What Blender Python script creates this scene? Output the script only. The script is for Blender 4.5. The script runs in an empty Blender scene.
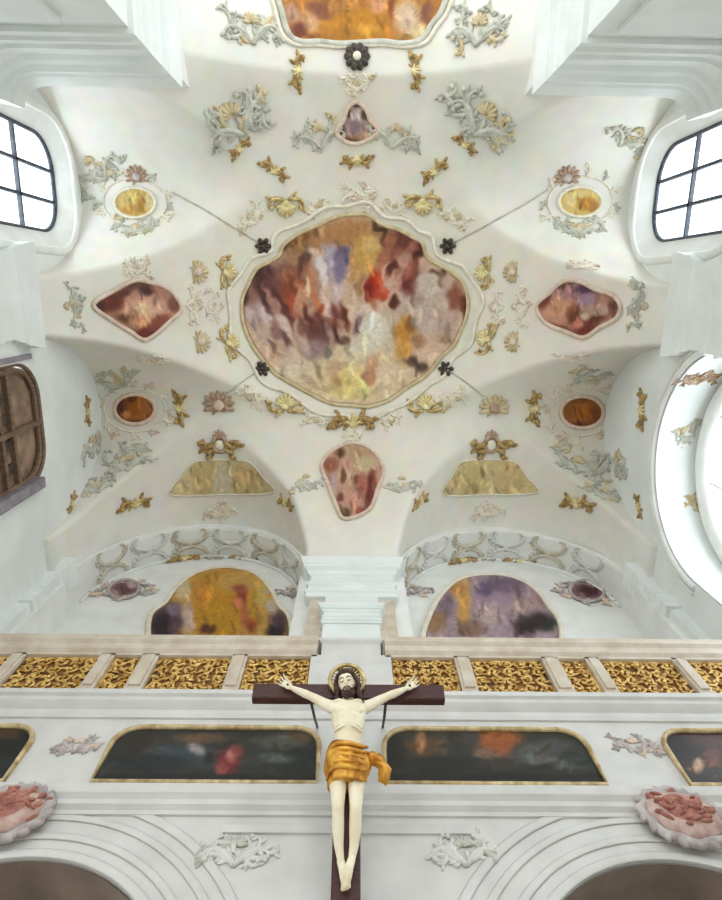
import bpy, bmesh, math, random
from mathutils import Vector, Matrix, noise

PI = math.pi
sc = bpy.context.scene
col = sc.collection
F = 620.0                                   # focal length in pixels of the 722 x 900 frame
FLOOR = -1.6                                # camera height above the floor

# ------------------------------------------------------------------ camera
zc = Vector(((355.5 - 361) / F, (450 - 289) / F, -1)).normalized()
q = Vector(((348 - 361) / F, (450 - 900) / F, -1))
yc = (q - zc * q.dot(zc)).normalized()
xc = yc.cross(zc)
R = Matrix((xc, yc, zc))                     # camera space -> world
cd = bpy.data.cameras.new('camera')
cam = bpy.data.objects.new('camera', cd)
col.objects.link(cam)
cam.matrix_world = R.to_4x4()
cd.sensor_fit = 'VERTICAL'
cd.sensor_height = 36.0
cd.lens = F / 900 * 36.0
cd.clip_end = 200
sc.camera = cam


def ray(px, py):
    return (R @ Vector((px - 361, 450 - py, -F))).normalized()


# ------------------------------------------------------------------ colour
def lin(c):
    o = []
    for v in c:
        v /= 255.0
        o.append(v / 12.92 if v <= 0.04045 else ((v + 0.055) / 1.055) ** 2.4)
    return o


def new_mat(name):
    m = bpy.data.materials.new(name)
    m.use_nodes = True
    return m, m.node_tree.nodes, m.node_tree.links, m.node_tree.nodes['Principled BSDF']


def mat_noise(name, c1, c2, scale=6, rough=0.6, metal=0.0, bump=0.0, detail=5, lo=0.35, hi=0.65, stretch=None):
    m, N, L, b = new_mat(name)
    tc = N.new('ShaderNodeTexCoord')
    t = N.new('ShaderNodeTexNoise')
    t.inputs['Scale'].default_value = scale
    t.inputs['Detail'].default_value = detail
    if stretch:
        mp = N.new('ShaderNodeMapping')
        mp.inputs['Scale'].default_value = stretch
        L.new(tc.outputs['Object'], mp.inputs['Vector'])
        L.new(mp.outputs['Vector'], t.inputs['Vector'])
    else:
        L.new(tc.outputs['Object'], t.inputs['Vector'])
    r = N.new('ShaderNodeValToRGB')
    r.color_ramp.elements[0].position = lo
    r.color_ramp.elements[1].position = hi
    r.color_ramp.elements[0].color = lin(c1) + [1]
    r.color_ramp.elements[1].color = lin(c2) + [1]
    L.new(t.outputs['Fac'], r.inputs['Fac'])
    L.new(r.outputs['Color'], b.inputs['Base Color'])
    b.inputs['Roughness'].default_value = rough
    b.inputs['Metallic'].default_value = metal
    if bump:
        bp = N.new('ShaderNodeBump')
        bp.inputs['Strength'].default_value = bump
        bp.inputs['Distance'].default_value = 0.02
        L.new(t.outputs['Fac'], bp.inputs['Height'])
        L.new(bp.outputs['Normal'], b.inputs['Normal'])
    return m


def mat_paint(name, rough=0.65, var=0.3, scale=5.0, cell=0.0, cscale=4.0):
    """pigment laid on the surface: colour attribute, broken up by brushy noise and dabs"""
    m, N, L, b = new_mat(name)
    at = N.new('ShaderNodeAttribute')
    at.attribute_name = 'paint'
    tc = N.new('ShaderNodeTexCoord')
    t = N.new('ShaderNodeTexNoise')
    t.inputs['Scale'].default_value = scale
    t.inputs['Detail'].default_value = 6
    t.inputs['Roughness'].default_value = 0.6
    L.new(tc.outputs['Object'], t.inputs['Vector'])
    mr = N.new('ShaderNodeMapRange')
    mr.inputs['From Min'].default_value = 0.25
    mr.inputs['From Max'].default_value = 0.75
    mr.inputs['To Min'].default_value = 1 - var
    mr.inputs['To Max'].default_value = 1 + var
    L.new(t.outputs['Fac'], mr.inputs['Value'])
    fac = mr.outputs['Result']
    if cell:
        wv = N.new('ShaderNodeVectorMath')
        wv.operation = 'MULTIPLY_ADD'
        L.new(t.outputs['Color'], wv.inputs[0])
        wv.inputs[1].default_value = (0.5, 0.5, 0.5)
        L.new(tc.outputs['Object'], wv.inputs[2])
        mp = N.new('ShaderNodeMapping')
        mp.inputs['Rotation'].default_value = (0, 0, 0.5)
        mp.inputs['Scale'].default_value = (1.5, 0.7, 1.0)
        L.new(wv.outputs['Vector'], mp.inputs['Vector'])
        vo = N.new('ShaderNodeTexVoronoi')
        vo.feature = 'SMOOTH_F1'
        vo.inputs['Scale'].default_value = cscale
        vo.inputs['Smoothness'].default_value = 0.35
        L.new(mp.outputs['Vector'], vo.inputs['Vector'])
        sp = N.new('ShaderNodeSeparateColor')
        L.new(vo.outputs['Color'], sp.inputs['Color'])
        m2 = N.new('ShaderNodeMapRange')
        m2.inputs['To Min'].default_value = 1 - cell
        m2.inputs['To Max'].default_value = 1 + cell
        L.new(sp.outputs['Red'], m2.inputs['Value'])
        mu = N.new('ShaderNodeMath')
        mu.operation = 'MULTIPLY'
        L.new(fac, mu.inputs[0])
        L.new(m2.outputs['Result'], mu.inputs[1])
        fac = mu.outputs['Value']
    mx = N.new('ShaderNodeVectorMath')
    mx.operation = 'SCALE'
    L.new(at.outputs['Color'], mx.inputs[0])
    L.new(fac, mx.inputs['Scale'])
    L.new(mx.outputs['Vector'], b.inputs['Base Color'])
    b.inputs['Roughness'].default_value = rough
    return m


def mottle(m, scale, amt):
    """faint warm, green and rose washes in the plaster"""
    N, L = m.node_tree.nodes, m.node_tree.links
    b = N['Principled BSDF']
    src = b.inputs['Base Color'].links[0].from_socket
    tc = N.new('ShaderNodeTexCoord')
    t = N.new('ShaderNodeTexNoise')
    t.inputs['Scale'].default_value = scale
    t.inputs['Detail'].default_value = 3
    L.new(tc.outputs['Object'], t.inputs['Vector'])
    ma = N.new('ShaderNodeVectorMath')
    ma.operation = 'MULTIPLY_ADD'
    L.new(t.outputs['Color'], ma.inputs[0])
    ma.inputs[1].default_value = (amt, amt * 0.9, amt * 1.25)
    ma.inputs[2].default_value = (1 - amt * 0.46, 1 - amt * 0.42, 1 - amt * 0.60)
    mu = N.new('ShaderNodeVectorMath')
    mu.operation = 'MULTIPLY'
    L.new(src, mu.inputs[0])
    L.new(ma.outputs['Vector'], mu.inputs[1])
    L.new(mu.outputs['Vector'], b.inputs['Base Color'])


M = {}
M['vault'] = mat_paint('vault_plaster', 0.75, 0.045, 1.6)
mottle(M['vault'], 2.2, 0.24)
M['plaster'] = mat_noise('white_plaster', (226, 226, 220), (236, 236, 232), 2.2, 0.75)
M['wall'] = mat_noise('wall_plaster', (224, 228, 224), (234, 237, 234), 1.3, 0.75)
M['gallery'] = mat_noise('dimmed_gallery_plaster', (204, 201, 197), (216, 213, 209), 2.5, 0.7)  # greyer than the walls: the weaker light on the gallery is put into the colour
M['rail'] = mat_noise('rail_paint', (196, 180, 160), (214, 202, 186), 4, 0.55)
M['soffit'] = mat_noise('shaded_soffit_plaster', (122, 104, 92), (156, 136, 122), 1.6, 0.8)  # brownish plaster, darkened further with the shade under the arches in its colour
M['stucco'] = mat_noise('cream_stucco', (222, 212, 190), (238, 231, 214), 7, 0.6)
M['pinkstucco'] = mat_noise('rose_stucco', (206, 180, 160), (226, 206, 188), 7, 0.6)
M['greystucco'] = mat_noise('grey_stucco', (172, 172, 158), (206, 204, 190), 5, 0.7)
M['palegrey'] = mat_noise('pale_grey_stucco', (204, 204, 198), (222, 220, 214), 5, 0.7)
M['friezeochre'] = mat_noise('frieze_ochre_stucco', (186, 176, 154), (212, 204, 186), 5, 0.7)
M['ochrestucco'] = mat_noise('ochre_stucco', (190, 168, 126), (216, 200, 164), 5, 0.7)
M['lilac'] = mat_noise('lilac_stucco', (160, 146, 144), (200, 190, 186), 6, 0.7)
M['brownstucco'] = mat_noise('brown_stucco', (150, 120, 98), (192, 164, 140), 9, 0.65)
M['gilt'] = mat_noise('gilding', (156, 128, 74), (226, 204, 146), 9, 0.42, 0.45)
M['palegilt'] = mat_noise('pale_gilding', (206, 184, 124), (240, 226, 176), 8, 0.5, 0.15)
M['darkgilt'] = mat_noise('dark_gilding', (132, 104, 58), (196, 164, 104), 10, 0.5, 0.25)
M['dark'] = mat_noise('dark_bronze', (48, 42, 38), (84, 74, 64), 12, 0.5, 0.3)
M['iron'] = mat_noise('window_iron', (56, 60, 70), (78, 84, 94), 10, 0.55, 0.3)
M['wood'] = mat_noise('cross_wood', (40, 10, 8), (84, 26, 20), 9, 0.5, 0, 0.2, 6, 0.3, 0.7, (1, 6, 6))
M['oak'] = mat_noise('oratory_wood', (92, 72, 56), (134, 108, 86), 6, 0.6, 0, 0.1, 5, 0.3, 0.7, (3, 3, 0.6))
M['greywood'] = mat_noise('lilac_grey_wood', (122, 114, 124), (156, 148, 156), 5, 0.6)
M['skin'] = mat_noise('carved_flesh', (236, 220, 186), (246, 236, 210), 5, 0.5)
M['hair'] = mat_noise('painted_hair', (44, 22, 16), (76, 42, 30), 22, 0.6, 0, 0.3)
M['lips'] = mat_noise('painted_lips', (150, 70, 60), (170, 90, 76), 20, 0.5)
M['clothgold'] = mat_noise('gilded_cloth', (176, 112, 30), (236, 178, 76), 7, 0.38, 0.5)
M['lattice'] = mat_noise('gilded_lattice', (176, 126, 52), (246, 208, 128), 11, 0.42, 0.35)
M['lattback'] = mat_noise('lattice_backing', (104, 70, 34), (152, 108, 58), 8, 0.7)
M['frame'] = mat_noise('frame_gilt', (168, 140, 92), (216, 196, 152), 9, 0.45, 0.3)
M['fresco'] = mat_paint('fresco_pigment', 0.7, 0.2, 9.0, 0.10, 6.0)
M['canvas'] = mat_paint('oil_on_canvas', 0.45, 0.25, 12.0, 0.12, 9.0)
M['floor'] = mat_noise('stone_floor', (196, 186, 170), (214, 206, 192), 1.2, 0.6)


def glass_mat(name, tint, rough=0.05, keep=0.95):
    m, N, L, b = new_mat(name)
    N.remove(b)
    out = N['Material Output']
    tr = N.new('ShaderNodeBsdfTransparent')
    tr.inputs['Color'].default_value = (*tint, 1)
    gl = N.new('ShaderNodeBsdfGlossy')
    gl.inputs['Roughness'].default_value = rough
    ms = N.new('ShaderNodeMixShader')
    ms.inputs['Fac'].default_value = 1 - keep
    L.new(tr.outputs['BSDF'], ms.inputs[1])
    L.new(gl.outputs['BSDF'], ms.inputs[2])
    L.new(ms.outputs['Shader'], out.inputs['Surface'])
    return m


M['glass'] = glass_mat('window_glass', (0.97, 0.985, 1.0))
M['brownglass'] = mat_noise('brown_leaded_glass', (112, 90, 74), (162, 134, 110), 2.5, 0.25)


# ------------------------------------------------------------------ scene bookkeeping
def empty(name, loc):
    o = bpy.data.objects.new(name, None)
    o.empty_display_size = 0.1
    col.objects.link(o)
    o.location = loc
    return o


def tag(o, label=None, cat=None, group=None, kind=None):
    if label: o['label'] = label
    if cat: o['category'] = cat
    if group: o['group'] = group
    if kind: o['kind'] = kind
    return o


def thing(name, label, cat, loc, group=None):
    return tag(empty(name, loc), label, cat, group)


def origin_of(o):
    v = Vector((0, 0, 0))
    while o is not None:
        v += Vector(o.location)
        o = o.parent
    return v


class MB:
    def __init__(self):
        self.v, self.f, self.c = [], [], []

    def vert(self, p, c=None):
        self.v.append(Vector(p))
        self.c.append(c)
        return len(self.v) - 1

    def box(self, a, b):
        x0, y0, z0 = a
        x1, y1, z1 = b
        i = len(self.v)
        for p in ((x0, y0, z0), (x1, y0, z0), (x1, y1, z0), (x0, y1, z0), (x0, y0, z1), (x1, y0, z1), (x1, y1, z1), (x0, y1, z1)):
            self.vert(p)
        for f in ((0, 3, 2, 1), (4, 5, 6, 7), (0, 1, 5, 4), (1, 2, 6, 5), (2, 3, 7, 6), (3, 0, 4, 7)):
            self.f.append([i + k for k in f])

    def tube(self, pts, rad, seg=8, closed=False, flat=1.0, nrm=None):
        """tapered tube through pts; flat squashes it along nrm"""
        pts = [Vector(p) for p in pts]
        n = len(pts)
        if not hasattr(rad, '__len__'):
            rad = [rad] * n
        rings = []
        up = None
        for k in range(n):
            if closed:
                t = pts[(k + 1) % n] - pts[k - 1]
            else:
                t = pts[min(k + 1, n - 1)] - pts[max(k - 1, 0)]
            if t.length < 1e-9: t = Vector((0, 0, 1))
            t.normalize()
            ref = nrm[k] if isinstance(nrm, list) else nrm
            if ref is not None:
                up = Vector(ref)
            elif up is None:
                up = Vector((0, 0, 1)) if abs(t.z) < 0.9 else Vector((1, 0, 0))
            b = up - t * up.dot(t)
            if b.length < 1e-6:
                b = t.orthogonal()
            b.normalize()
            s = t.cross(b)
            if ref is None: up = b
            ring = []
            for j in range(seg):
                a = 2 * PI * j / seg
                ring.append(self.vert(pts[k] + s * (rad[k] * math.cos(a)) + b * (rad[k] * flat * math.sin(a))))
            rings.append(ring)
        m = n if closed else n - 1
        for k in range(m):
            r0, r1 = rings[k], rings[(k + 1) % n]
            for j in range(seg):
                self.f.append([r0[j], r0[(j + 1) % seg], r1[(j + 1) % seg], r1[j]])
        if not closed:
            self.f.append(list(reversed(rings[0])))
            self.f.append(rings[-1])

    def ell(self, c, ax, ay, az, nu=12, nv=8):
        """ellipsoid with axis vectors"""
        c, ax, ay, az = Vector(c), Vector(ax), Vector(ay), Vector(az)
        top = self.vert(c + az)
        rows = []
        for i in range(1, nv):
            ph = PI * i / nv
            rows.append([self.vert(c + az * math.cos(ph) + (ax * math.cos(2 * PI * j / nu) + ay * math.sin(2 * PI * j / nu)) * math.sin(ph)) for j in range(nu)])
        bot = self.vert(c - az)
        for j in range(nu):
            k = (j + 1) % nu
            self.f.append([top, rows[0][j], rows[0][k]])
            self.f.append([bot, rows[-1][k], rows[-1][j]])
            for i in range(len(rows) - 1):
                self.f.append([rows[i][j], rows[i + 1][j], rows[i + 1][k], rows[i][k]])

    def loft(self, rings, cap=True, closed=True):
        ids = [[self.vert(p) for p in r] for r in rings]
        for a, b in zip(ids, ids[1:]):
            n = len(a)
            for j in range(n if closed else n - 1):
                self.f.append([a[j], a[(j + 1) % n], b[(j + 1) % n], b[j]])
        if cap:
            self.f.append(list(reversed(ids[0])))
            self.f.append(ids[-1])

    def build(self, name, mat, parent=None, smooth=True, loc=None):
        o0 = origin_of(parent) if parent is not None else (Vector(loc) if loc is not None else Vector((0, 0, 0)))
        me = bpy.data.meshes.new(name)
        me.from_pydata([tuple(v - o0) for v in self.v], [], self.f)
        if any(c is not None for c in self.c):
            at = me.color_attributes.new('paint', 'FLOAT_COLOR', 'POINT')
            for k, c in enumerate(self.c):
                at.data[k].color = (*(c or (0.7, 0.7, 0.7)), 1)
        bm = bmesh.new()
        bm.from_mesh(me)
        bmesh.ops.recalc_face_normals(bm, faces=bm.faces)
        bm.to_mesh(me)
        bm.free()
        me.materials.append(mat)
        if smooth:
            for p in me.polygons: p.use_smooth = True
        o = bpy.data.objects.new(name, me)
        col.objects.link(o)
        if parent is not None:
            o.parent = parent
        elif loc is not None:
            o.location = loc
        return o


def autosmooth(o, deg=35):
    me = o.data
    bm = bmesh.new()
    bm.from_mesh(me)
    for e in bm.edges:
        if len(e.link_faces) == 2 and e.calc_face_angle(0) > math.radians(deg):
            e.smooth = False
    bm.to_mesh(me)
    bm.free()
    return o


def plate(name, mat, outer, holes, to3, depth, parent=None):
    """flat wall with openings: 2-D loops filled, then given thickness (to3(u, v, w))"""
    bm = bmesh.new()
    edges = []
    for loop in [outer] + holes:
        vs = [bm.verts.new((p[0], p[1], 0)) for p in loop]
        for a, b in zip(vs, vs[1:] + vs[:1]):
            edges.append(bm.edges.new((a, b)))
    bmesh.ops.triangle_fill(bm, use_beauty=True, use_dissolve=False, edges=edges)
    r = bmesh.ops.extrude_face_region(bm, geom=bm.faces[:])
    for v in r['geom']:
        if isinstance(v, bmesh.types.BMVert): v.co.z = depth
    bmesh.ops.recalc_face_normals(bm, faces=bm.faces)
    for v in bm.verts:
        v.co = to3(v.co.x, v.co.y, v.co.z)
    bmesh.ops.recalc_face_normals(bm, faces=bm.faces)
    me = bpy.data.meshes.new(name)
    bm.to_mesh(me)
    bm.free()
    me.materials.append(mat)
    o = bpy.data.objects.new(name, me)
    col.objects.link(o)
    if parent is not None: o.parent = parent
    for p in me.polygons: p.use_smooth = True
    autosmooth(o, 30)
    return o


def struct(o):
    o['kind'] = 'structure'
    return o


# ------------------------------------------------------------------ the vault
HX, YC, YF = 6.5, 0.4, 6.2                   # half width, centre of the bay, front arcade
CAPS_X = [(-2.1, 1.95), (3.1, 2.05)]          # lunette caps over the side walls: centre, half width
CAPS_Y = [(-3.65, 2.65), (3.65, 2.65)]           # over the front arcade
ZS, ZA = 12.5, 15.75


def smax(a, b, k=0.10):
    h = max(k - abs(a - b), 0) / k
    return max(a, b) + h * h * k * 0.25


def h(x, y):
    u = min(abs(x) / HX, 1.02)
    z = 17.2 - 4.4 * u ** 2.2
    if y > YC:
        z -= 4.4 * ((y - YC) / (YF - YC)) ** 2.2
    else:
        z -= 1.8 * (min(YC - y, 5.0) / 5.0) ** 2
    z = max(z, 12.2)
    ax = abs(x)
    for c, w in CAPS_X:
        s = (y - c) / w
        if abs(s) < 1:
            z = smax(z, ZS + (ZA - ZS) * math.sqrt(1 - s * s) + 0.09 * (HX - ax))
    for c, w in CAPS_Y:
        s = (x - c) / w
        if abs(s) < 1 and y > 0.0:
            z = smax(z, ZS + (ZA - ZS) * math.sqrt(1 - s * s) + 0.08 * (YF - y) - 0.42 * max(3.3 - y, 0) ** 2)
    return z


def hn(x, y, e=0.05):
    return Vector(((h(x + e, y) - h(x - e, y)) / (2 * e), (h(x, y + e) - h(x, y - e)) / (2 * e), -1)).normalized()


def surf(px, py):
    """where a line of sight meets the vault or a side wall: point and inward normal"""
    d = ray(px, py)
    lo, hi = 6.0, 6.0
    tw = 60.0
    if abs(d.x) > 1e-6: tw = HX / abs(d.x)
    while hi < 40:
        p = d * hi
        if p.z >= h(p.x, p.y): break
        lo = hi
        hi += 0.4
    for _ in range(18):
        m = (lo + hi) / 2
        p = d * m
        if p.z >= h(p.x, p.y): hi = m
        else: lo = m
    if hi > tw:
        return d * tw, Vector((-1 if d.x > 0 else 1, 0, 0))
    p = d * hi
    return p, hn(p.x, p.y)


def on_y(px, py, Y):
    d = ray(px, py)
    return d * (Y / d.y), Vector((0, -1, 0))


def on_x(px, py, X):
    d = ray(px, py)
    return d * (X / d.x), Vector((-1 if X > 0 else 1, 0, 0))


def plane_y(Y):
    return lambda px, py: on_y(px, py, Y)


def to_px(p):
    v = R.transposed() @ Vector(p)
    return 361 + F * v.x / -v.z, 450 - F * v.y / -v.z


def blend(px, py, base, blobs, sharp=2.4, linear=True, deep=True):
    c = list(base)
    for bl in blobs:
        cx, cy, rx, ry, rot, colr = bl[:6]
        st = bl[6] if len(bl) > 6 else 1.0
        a = math.radians(rot)
        dx, dy = px - cx, py - cy
        ex = (dx * math.cos(a) + dy * math.sin(a)) / rx
        ey = (-dx * math.sin(a) + dy * math.cos(a)) / ry
        d = ex * ex + ey * ey
        if d < 6:
            w = st * math.exp(-d ** sharp * 0.8)
            for k in range(3): c[k] += (colr[k] - c[k]) * w
    if not linear: return c
    if not deep: return lin(c)
    return [v * 0.88 for v in lin([max(8, 128 + (v - 128) * 1.16 - 6) for v in c])]


def dabs(seed, n, box, base, blobs, size, tilt, spread=25):
    """short brush strokes that lighten, darken or warm the colour beneath them"""
    rnd = random.Random(seed)
    out = []
    for k in range(n):
        x, y = rnd.uniform(box[0], box[1]), rnd.uniform(box[2], box[3])
        c = blend(x, y, base, blobs, linear=False)
        f = rnd.choice((0.70, 0.80, 0.88, 1.08, 1.15, 1.24))
        w = rnd.uniform(-5, 12)
        c = tuple(max(14, min(240, v * f + d)) for v, d in zip(c, (w, 0, -w)))
        q = rnd.uniform(0.6, 1.5) * size
        out.append((x, y, q * 0.42, q * 1.5, tilt + rnd.uniform(-spread, spread), c, rnd.uniform(0.6, 0.95)))
    return out


# painted tint of the plaster (cream field round the large fresco, grey and ochre grounds of the stucco fields)
VT = [
    (356, 310, 185, 140, 0, (222, 214, 194), 0.9),
    (356, 60, 120, 40, 0, (216, 212, 198), 0.6),
    (232, 118, 48, 48, 30, (206, 204, 192), 0.7), (487, 118, 48, 48, -30, (206, 204, 192), 0.7),
    (140, 308, 62, 44, 0, (222, 212, 196), 0.7), (577, 305, 62, 44, 0, (222, 210, 194), 0.7),
    (357, 128, 50, 48, 0, (220, 212, 196), 0.7), (352, 478, 60, 62, 0, (224, 212, 194), 0.7),
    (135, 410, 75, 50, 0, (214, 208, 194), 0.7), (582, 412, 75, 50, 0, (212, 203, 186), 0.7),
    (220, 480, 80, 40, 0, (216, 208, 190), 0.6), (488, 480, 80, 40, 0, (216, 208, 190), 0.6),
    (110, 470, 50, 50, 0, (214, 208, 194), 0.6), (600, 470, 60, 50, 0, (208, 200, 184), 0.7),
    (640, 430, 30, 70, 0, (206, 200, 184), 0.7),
]


def make_vault():
    nx, ny = 178, 300
    y0, y1 = -14.5, 6.5
    mb = MB()
    for j in range(ny + 1):
        y = y0 + (y1 - y0) * j / ny
        for i in range(nx + 1):
            x = -6.65 + 13.3 * i / nx
            z = h(x, y)
            px, py = to_px((x, y, z))
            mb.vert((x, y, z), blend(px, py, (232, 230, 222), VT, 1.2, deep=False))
    for j in range(ny):
        for i in range(nx):
            a = j * (nx + 1) + i
            mb.f.append([a, a + 1, a + nx + 2, a + nx + 1])
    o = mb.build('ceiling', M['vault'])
    for p in o.data.polygons:
        pass
    n_up = sum(p.normal.z for p in o.data.polygons)
    if n_up > 0: o.data.flip_normals()
    s = o.modifiers.new('thickness', 'SOLIDIFY')
    s.thickness = 0.25
    s.offset = -1
    return struct(o)


make_vault()


# ------------------------------------------------------------------ walls
def round_rect(u0, u1, v0, v1, r, n=8, rb=None):
    rb = r if rb is None else rb
    pts = []
    for cx, cy, a0, rr in ((u1 - rb, v0 + rb, -90, rb), (u1 - r, v1 - r, 0, r), (u0 + r, v1 - r, 90, r), (u0 + rb, v0 + rb, 180, rb)):
        for k in range(n + 1):
            a = math.radians(a0 + 90 * k / n)
            pts.append((cx + rr * math.cos(a), cy + rr * math.sin(a)))
    return pts


def arch_loop(c, hw, base, spring, apex, n=24):
    pts = [(c - hw, base), (c + hw, base)]
    for k in range(n + 1):
        a = PI * k / n
        pts.append((c + hw * math.cos(a), spring + (apex - spring) * math.sin(a)))
    return pts


WIN_OUT = round_rect(-3.5, -0.7, 10.9, 15.42, 1.05)
WIN_GLASS = round_rect(-3.15, -1.13, 11.2, 15.17, 0.72)
ARCH_R = arch_loop(3.1, 2.2, 6.0, 10.65, 12.85)
ORATORY = round_rect(1.5, 3.95, 9.5, 12.75, 0.75)
LOW1 = arch_loop(-2.2, 1.2, -1.0, 5.5, 6.8)  # both low arches are unseen, added so sky light reaches the vault
LOW2 = arch_loop(3.1, 1.5, -1.0, 3.2, 4.4)
SIDE = [(-4.6, FLOOR), (7.6, FLOOR), (7.6, 17.4), (-4.6, 17.4)]


def side(sgn):
    return lambda u, v, w: Vector((sgn * (HX + w), u, v))


struct(plate('wall_left', M['wall'], SIDE, [WIN_OUT, ORATORY, LOW1, LOW2], side(-1), 0.4))
struct(plate('wall_right', M['wall'], SIDE, [WIN_OUT, ARCH_R, LOW1], side(1), 0.4))

# deep splayed windows high in the side walls
n_win = 0
for sgn in (-1, 1):
    n_win += 1
    w = struct(empty('window_%d' % n_win, (sgn * 6.9, -2.1, 13.2)))
    mb = MB()
    S = side(sgn)
    mb.loft([[S(u, v, 0.0) for u, v in WIN_OUT], [S(u, v, 0.36) for u, v in WIN_GLASS],
             [S(u, v, 0.41) for u, v in WIN_GLASS], [S(u * 1.0, v, 0.41) for u, v in WIN_OUT]], cap=False)
    autosmooth(mb.build('window_reveal', M['plaster'], w))
    # raised white surround
    mb = MB()
    mb.tube([S(u, v, 0.0) for u, v in WIN_OUT], 0.09, 8, closed=True, flat=0.6, nrm=Vector((1, 0, 0)))
    mb.build('window_surround', M['plaster'], w)
    mb = MB()
    mb.tube([S(u, v, 0.38) for u, v in WIN_GLASS], 0.05, 6, closed=True)
    mb.build('window_frame', M['iron'], w)
    mb = MB()
    for u in (-2.46, -1.80):
        mb.box(S(u - 0.032, 11.2, 0.38), S(u + 0.032, 15.16, 0.46))
    for v in (12.2, 13.68):
        mb.box(S(-3.13, v - 0.03, 0.38), S(-1.15, v + 0.03, 0.46))
    mb.build('glazing_bars', M['iron'], w, smooth=False)
    plate('window_pane', M['glass'], WIN_GLASS, [], lambda u, v, t, s=sgn: Vector((s * (HX + 0.40 + t), u, v)) - Vector((s * 6.9, -2.1, 13.2)), 0.015, w)

# oratory window: dark wooden glazed screen in the left wall
w = struct(empty('window_3', (-6.5, 2.72, 11.1)))
S = side(-1)
mb = MB()
mb.tube([S(u, v, 0.05) for u, v in ORATORY], 0.06, 6, closed=True, flat=0.8)
autosmooth(mb.build('window_frame', M['oak'], w))
mb = MB()
inner = round_rect(1.62, 3.83, 9.6, 12.63, 0.65)
mb.tube([S(u, v, 0.06) for u, v in inner], 0.055, 6, closed=True)
for v0, v1 in ((11.62, 11.72), (11.22, 11.32), (10.4, 10.48)):
    mb.box(S(1.55, v0, 0.02), S(3.9, v1, 0.14))
mb.box(S(2.72, 9.55, 0.0), S(2.82, 12.68, 0.13))
mb.build('glazing_bars', M['oak'], w, smooth=False)
plate('window_pane', M['brownglass'], round_rect(1.56, 3.9, 9.55, 12.7, 0.7), [], lambda u, v, t: Vector((-(HX + 0.12 + t), u, v)) - Vector((-6.5, 2.72, 11.1)), 0.03, w)
for k, u in enumerate((2.1, 2.5, 3.0, 3.45)):
    mb = MB()
    mb.box(S(u - 0.1, 11.34, 0.06), S(u + 0.1, 11.58, 0.11))
    mb.build('vent_panel', M['dark'], w, smooth=False)
mb = MB()
mb.box(S(3.84, 8.9, -0.14), S(4.06, 12.3, 0.3))
mb.build('jamb', M['greywood'], w, smooth=False)
mb = MB()
mb.box(S(1.34, 8.9, -0.06), S(1.44, 12.5, 0.3))
mb.build('jamb', M['greywood'], w, smooth=False)

# lunette window at the back of the arch in the right wall
w = struct(empty('window_4', (7.45, 3.1, 10.0)))
S = side(1)
inner = arch_loop(3.1, 2.0, 6.3, 10.6, 12.6)
mb = MB()
mb.tube([S(u, v, 0.95) for u, v in inner], 0.2, 8, closed=True)
mb.build('window_frame', M['plaster'], w)
mb = MB()
for u in (2.4, 3.8):
    mb.box(S(u - 0.02, 6.3, 0.93), S(u + 0.02, 12.4, 0.98))
mb.box(S(1.2, 10.4, 0.93), S(5.0, 10.44, 0.98))
mb.build('glazing_bars', M['plaster'], w, smooth=False)
plate('window_pane', M['glass'], inner, [], lambda u, v, t: Vector((HX + 0.95 + t, u, v)) - Vector((7.45, 3.1, 10.0)), 0.015, w)
mb = MB()
A2 = arch_loop(3.1, 2.17, 6.03, 10.65, 12.82)
mb.loft([[S(u, v, 0.0) for u, v in A2], [S(u, v, 1.0) for u, v in A2], [S(u, v, 1.0) for u, v in arch_loop(3.1, 2.4, 6.0, 10.65, 13.05)],
         [S(u, v, 0.3) for u, v in arch_loop(3.1, 2.4, 6.0, 10.65, 13.05)]], cap=False)
autosmooth(mb.build('deep_soffit', M['wall'], w))
# archivolt
mb = MB()
for rr, th in ((2.28, 0.07), (2.42, 0.04)):
    mb.tube([S(3.1 + rr * math.cos(PI * k / 40), 10.65 + rr * math.sin(PI * k / 40), -0.01) for k in range(41)], th, 8)
struct(mb.build('trim_1', M['plaster']))

# front arcade above the gallery, and the lunette wall behind it
LUN = [arch_loop(c, 2.5, 8.6, 12.75, 15.3, 32) for c in (-3.65, 3.65)]
FR = [(-6.7, 7.3), (6.7, 7.3), (6.7, 17.4), (-6.7, 17.4)]
struct(plate('wall_front', M['plaster'], FR, LUN, lambda u, v, w: Vector((u, YF + w, v)), 0.75))
mb = MB()
mb.box((-6.7, 6.95, FLOOR), (6.7, 7.25, 17.4))
struct(mb.build('wall_lunette', M['plaster'], smooth=False))
n_trim = 1
for c in (-3.65, 3.65):
    mb = MB()
    for dr, th in ((0.1, 0.05),):
        mb.tube([(c + (2.5 + dr) * math.cos(PI * k / 48), YF - 0.01, 12.75 + (2.55 + dr) * math.sin(PI * k / 48)) for k in range(49)], th, 8)
    mb.tube([(c + 2.46 * math.cos(PI * k / 48), 6.93, 12.75 + 2.5 * math.sin(PI * k / 48)) for k in range(49)], 0.05, 8)
    n_trim += 1
    struct(mb.build('trim_%d' % n_trim, M['plaster']))


def sweep(mb, path, prof):
    """entablature: profile (out, z) swept along a plan path with mitred corners; out is to the left of travel"""
    n = len(path)
    rings = []
    for k in range(n):
        p = Vector(path[k])
        d0 = (Vector(path[k]) - Vector(path[k - 1])).normalized() if k > 0 else None
        d1 = (Vector(path[k + 1]) - Vector(path[k])).normalized() if k < n - 1 else None
        if d0 is None: d0 = d1
        if d1 is None: d1 = d0
        n0, n1 = Vector((-d0.y, d0.x)), Vector((-d1.y, d1.x))
        m = (n0 + n1)
        m = m / max(m.dot(n0), 0.3)
        rings.append([(p.x + m.x * o, p.y + m.y * o, z) for o, z in prof])
    mb.loft(rings, cap=True, closed=True)


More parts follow.
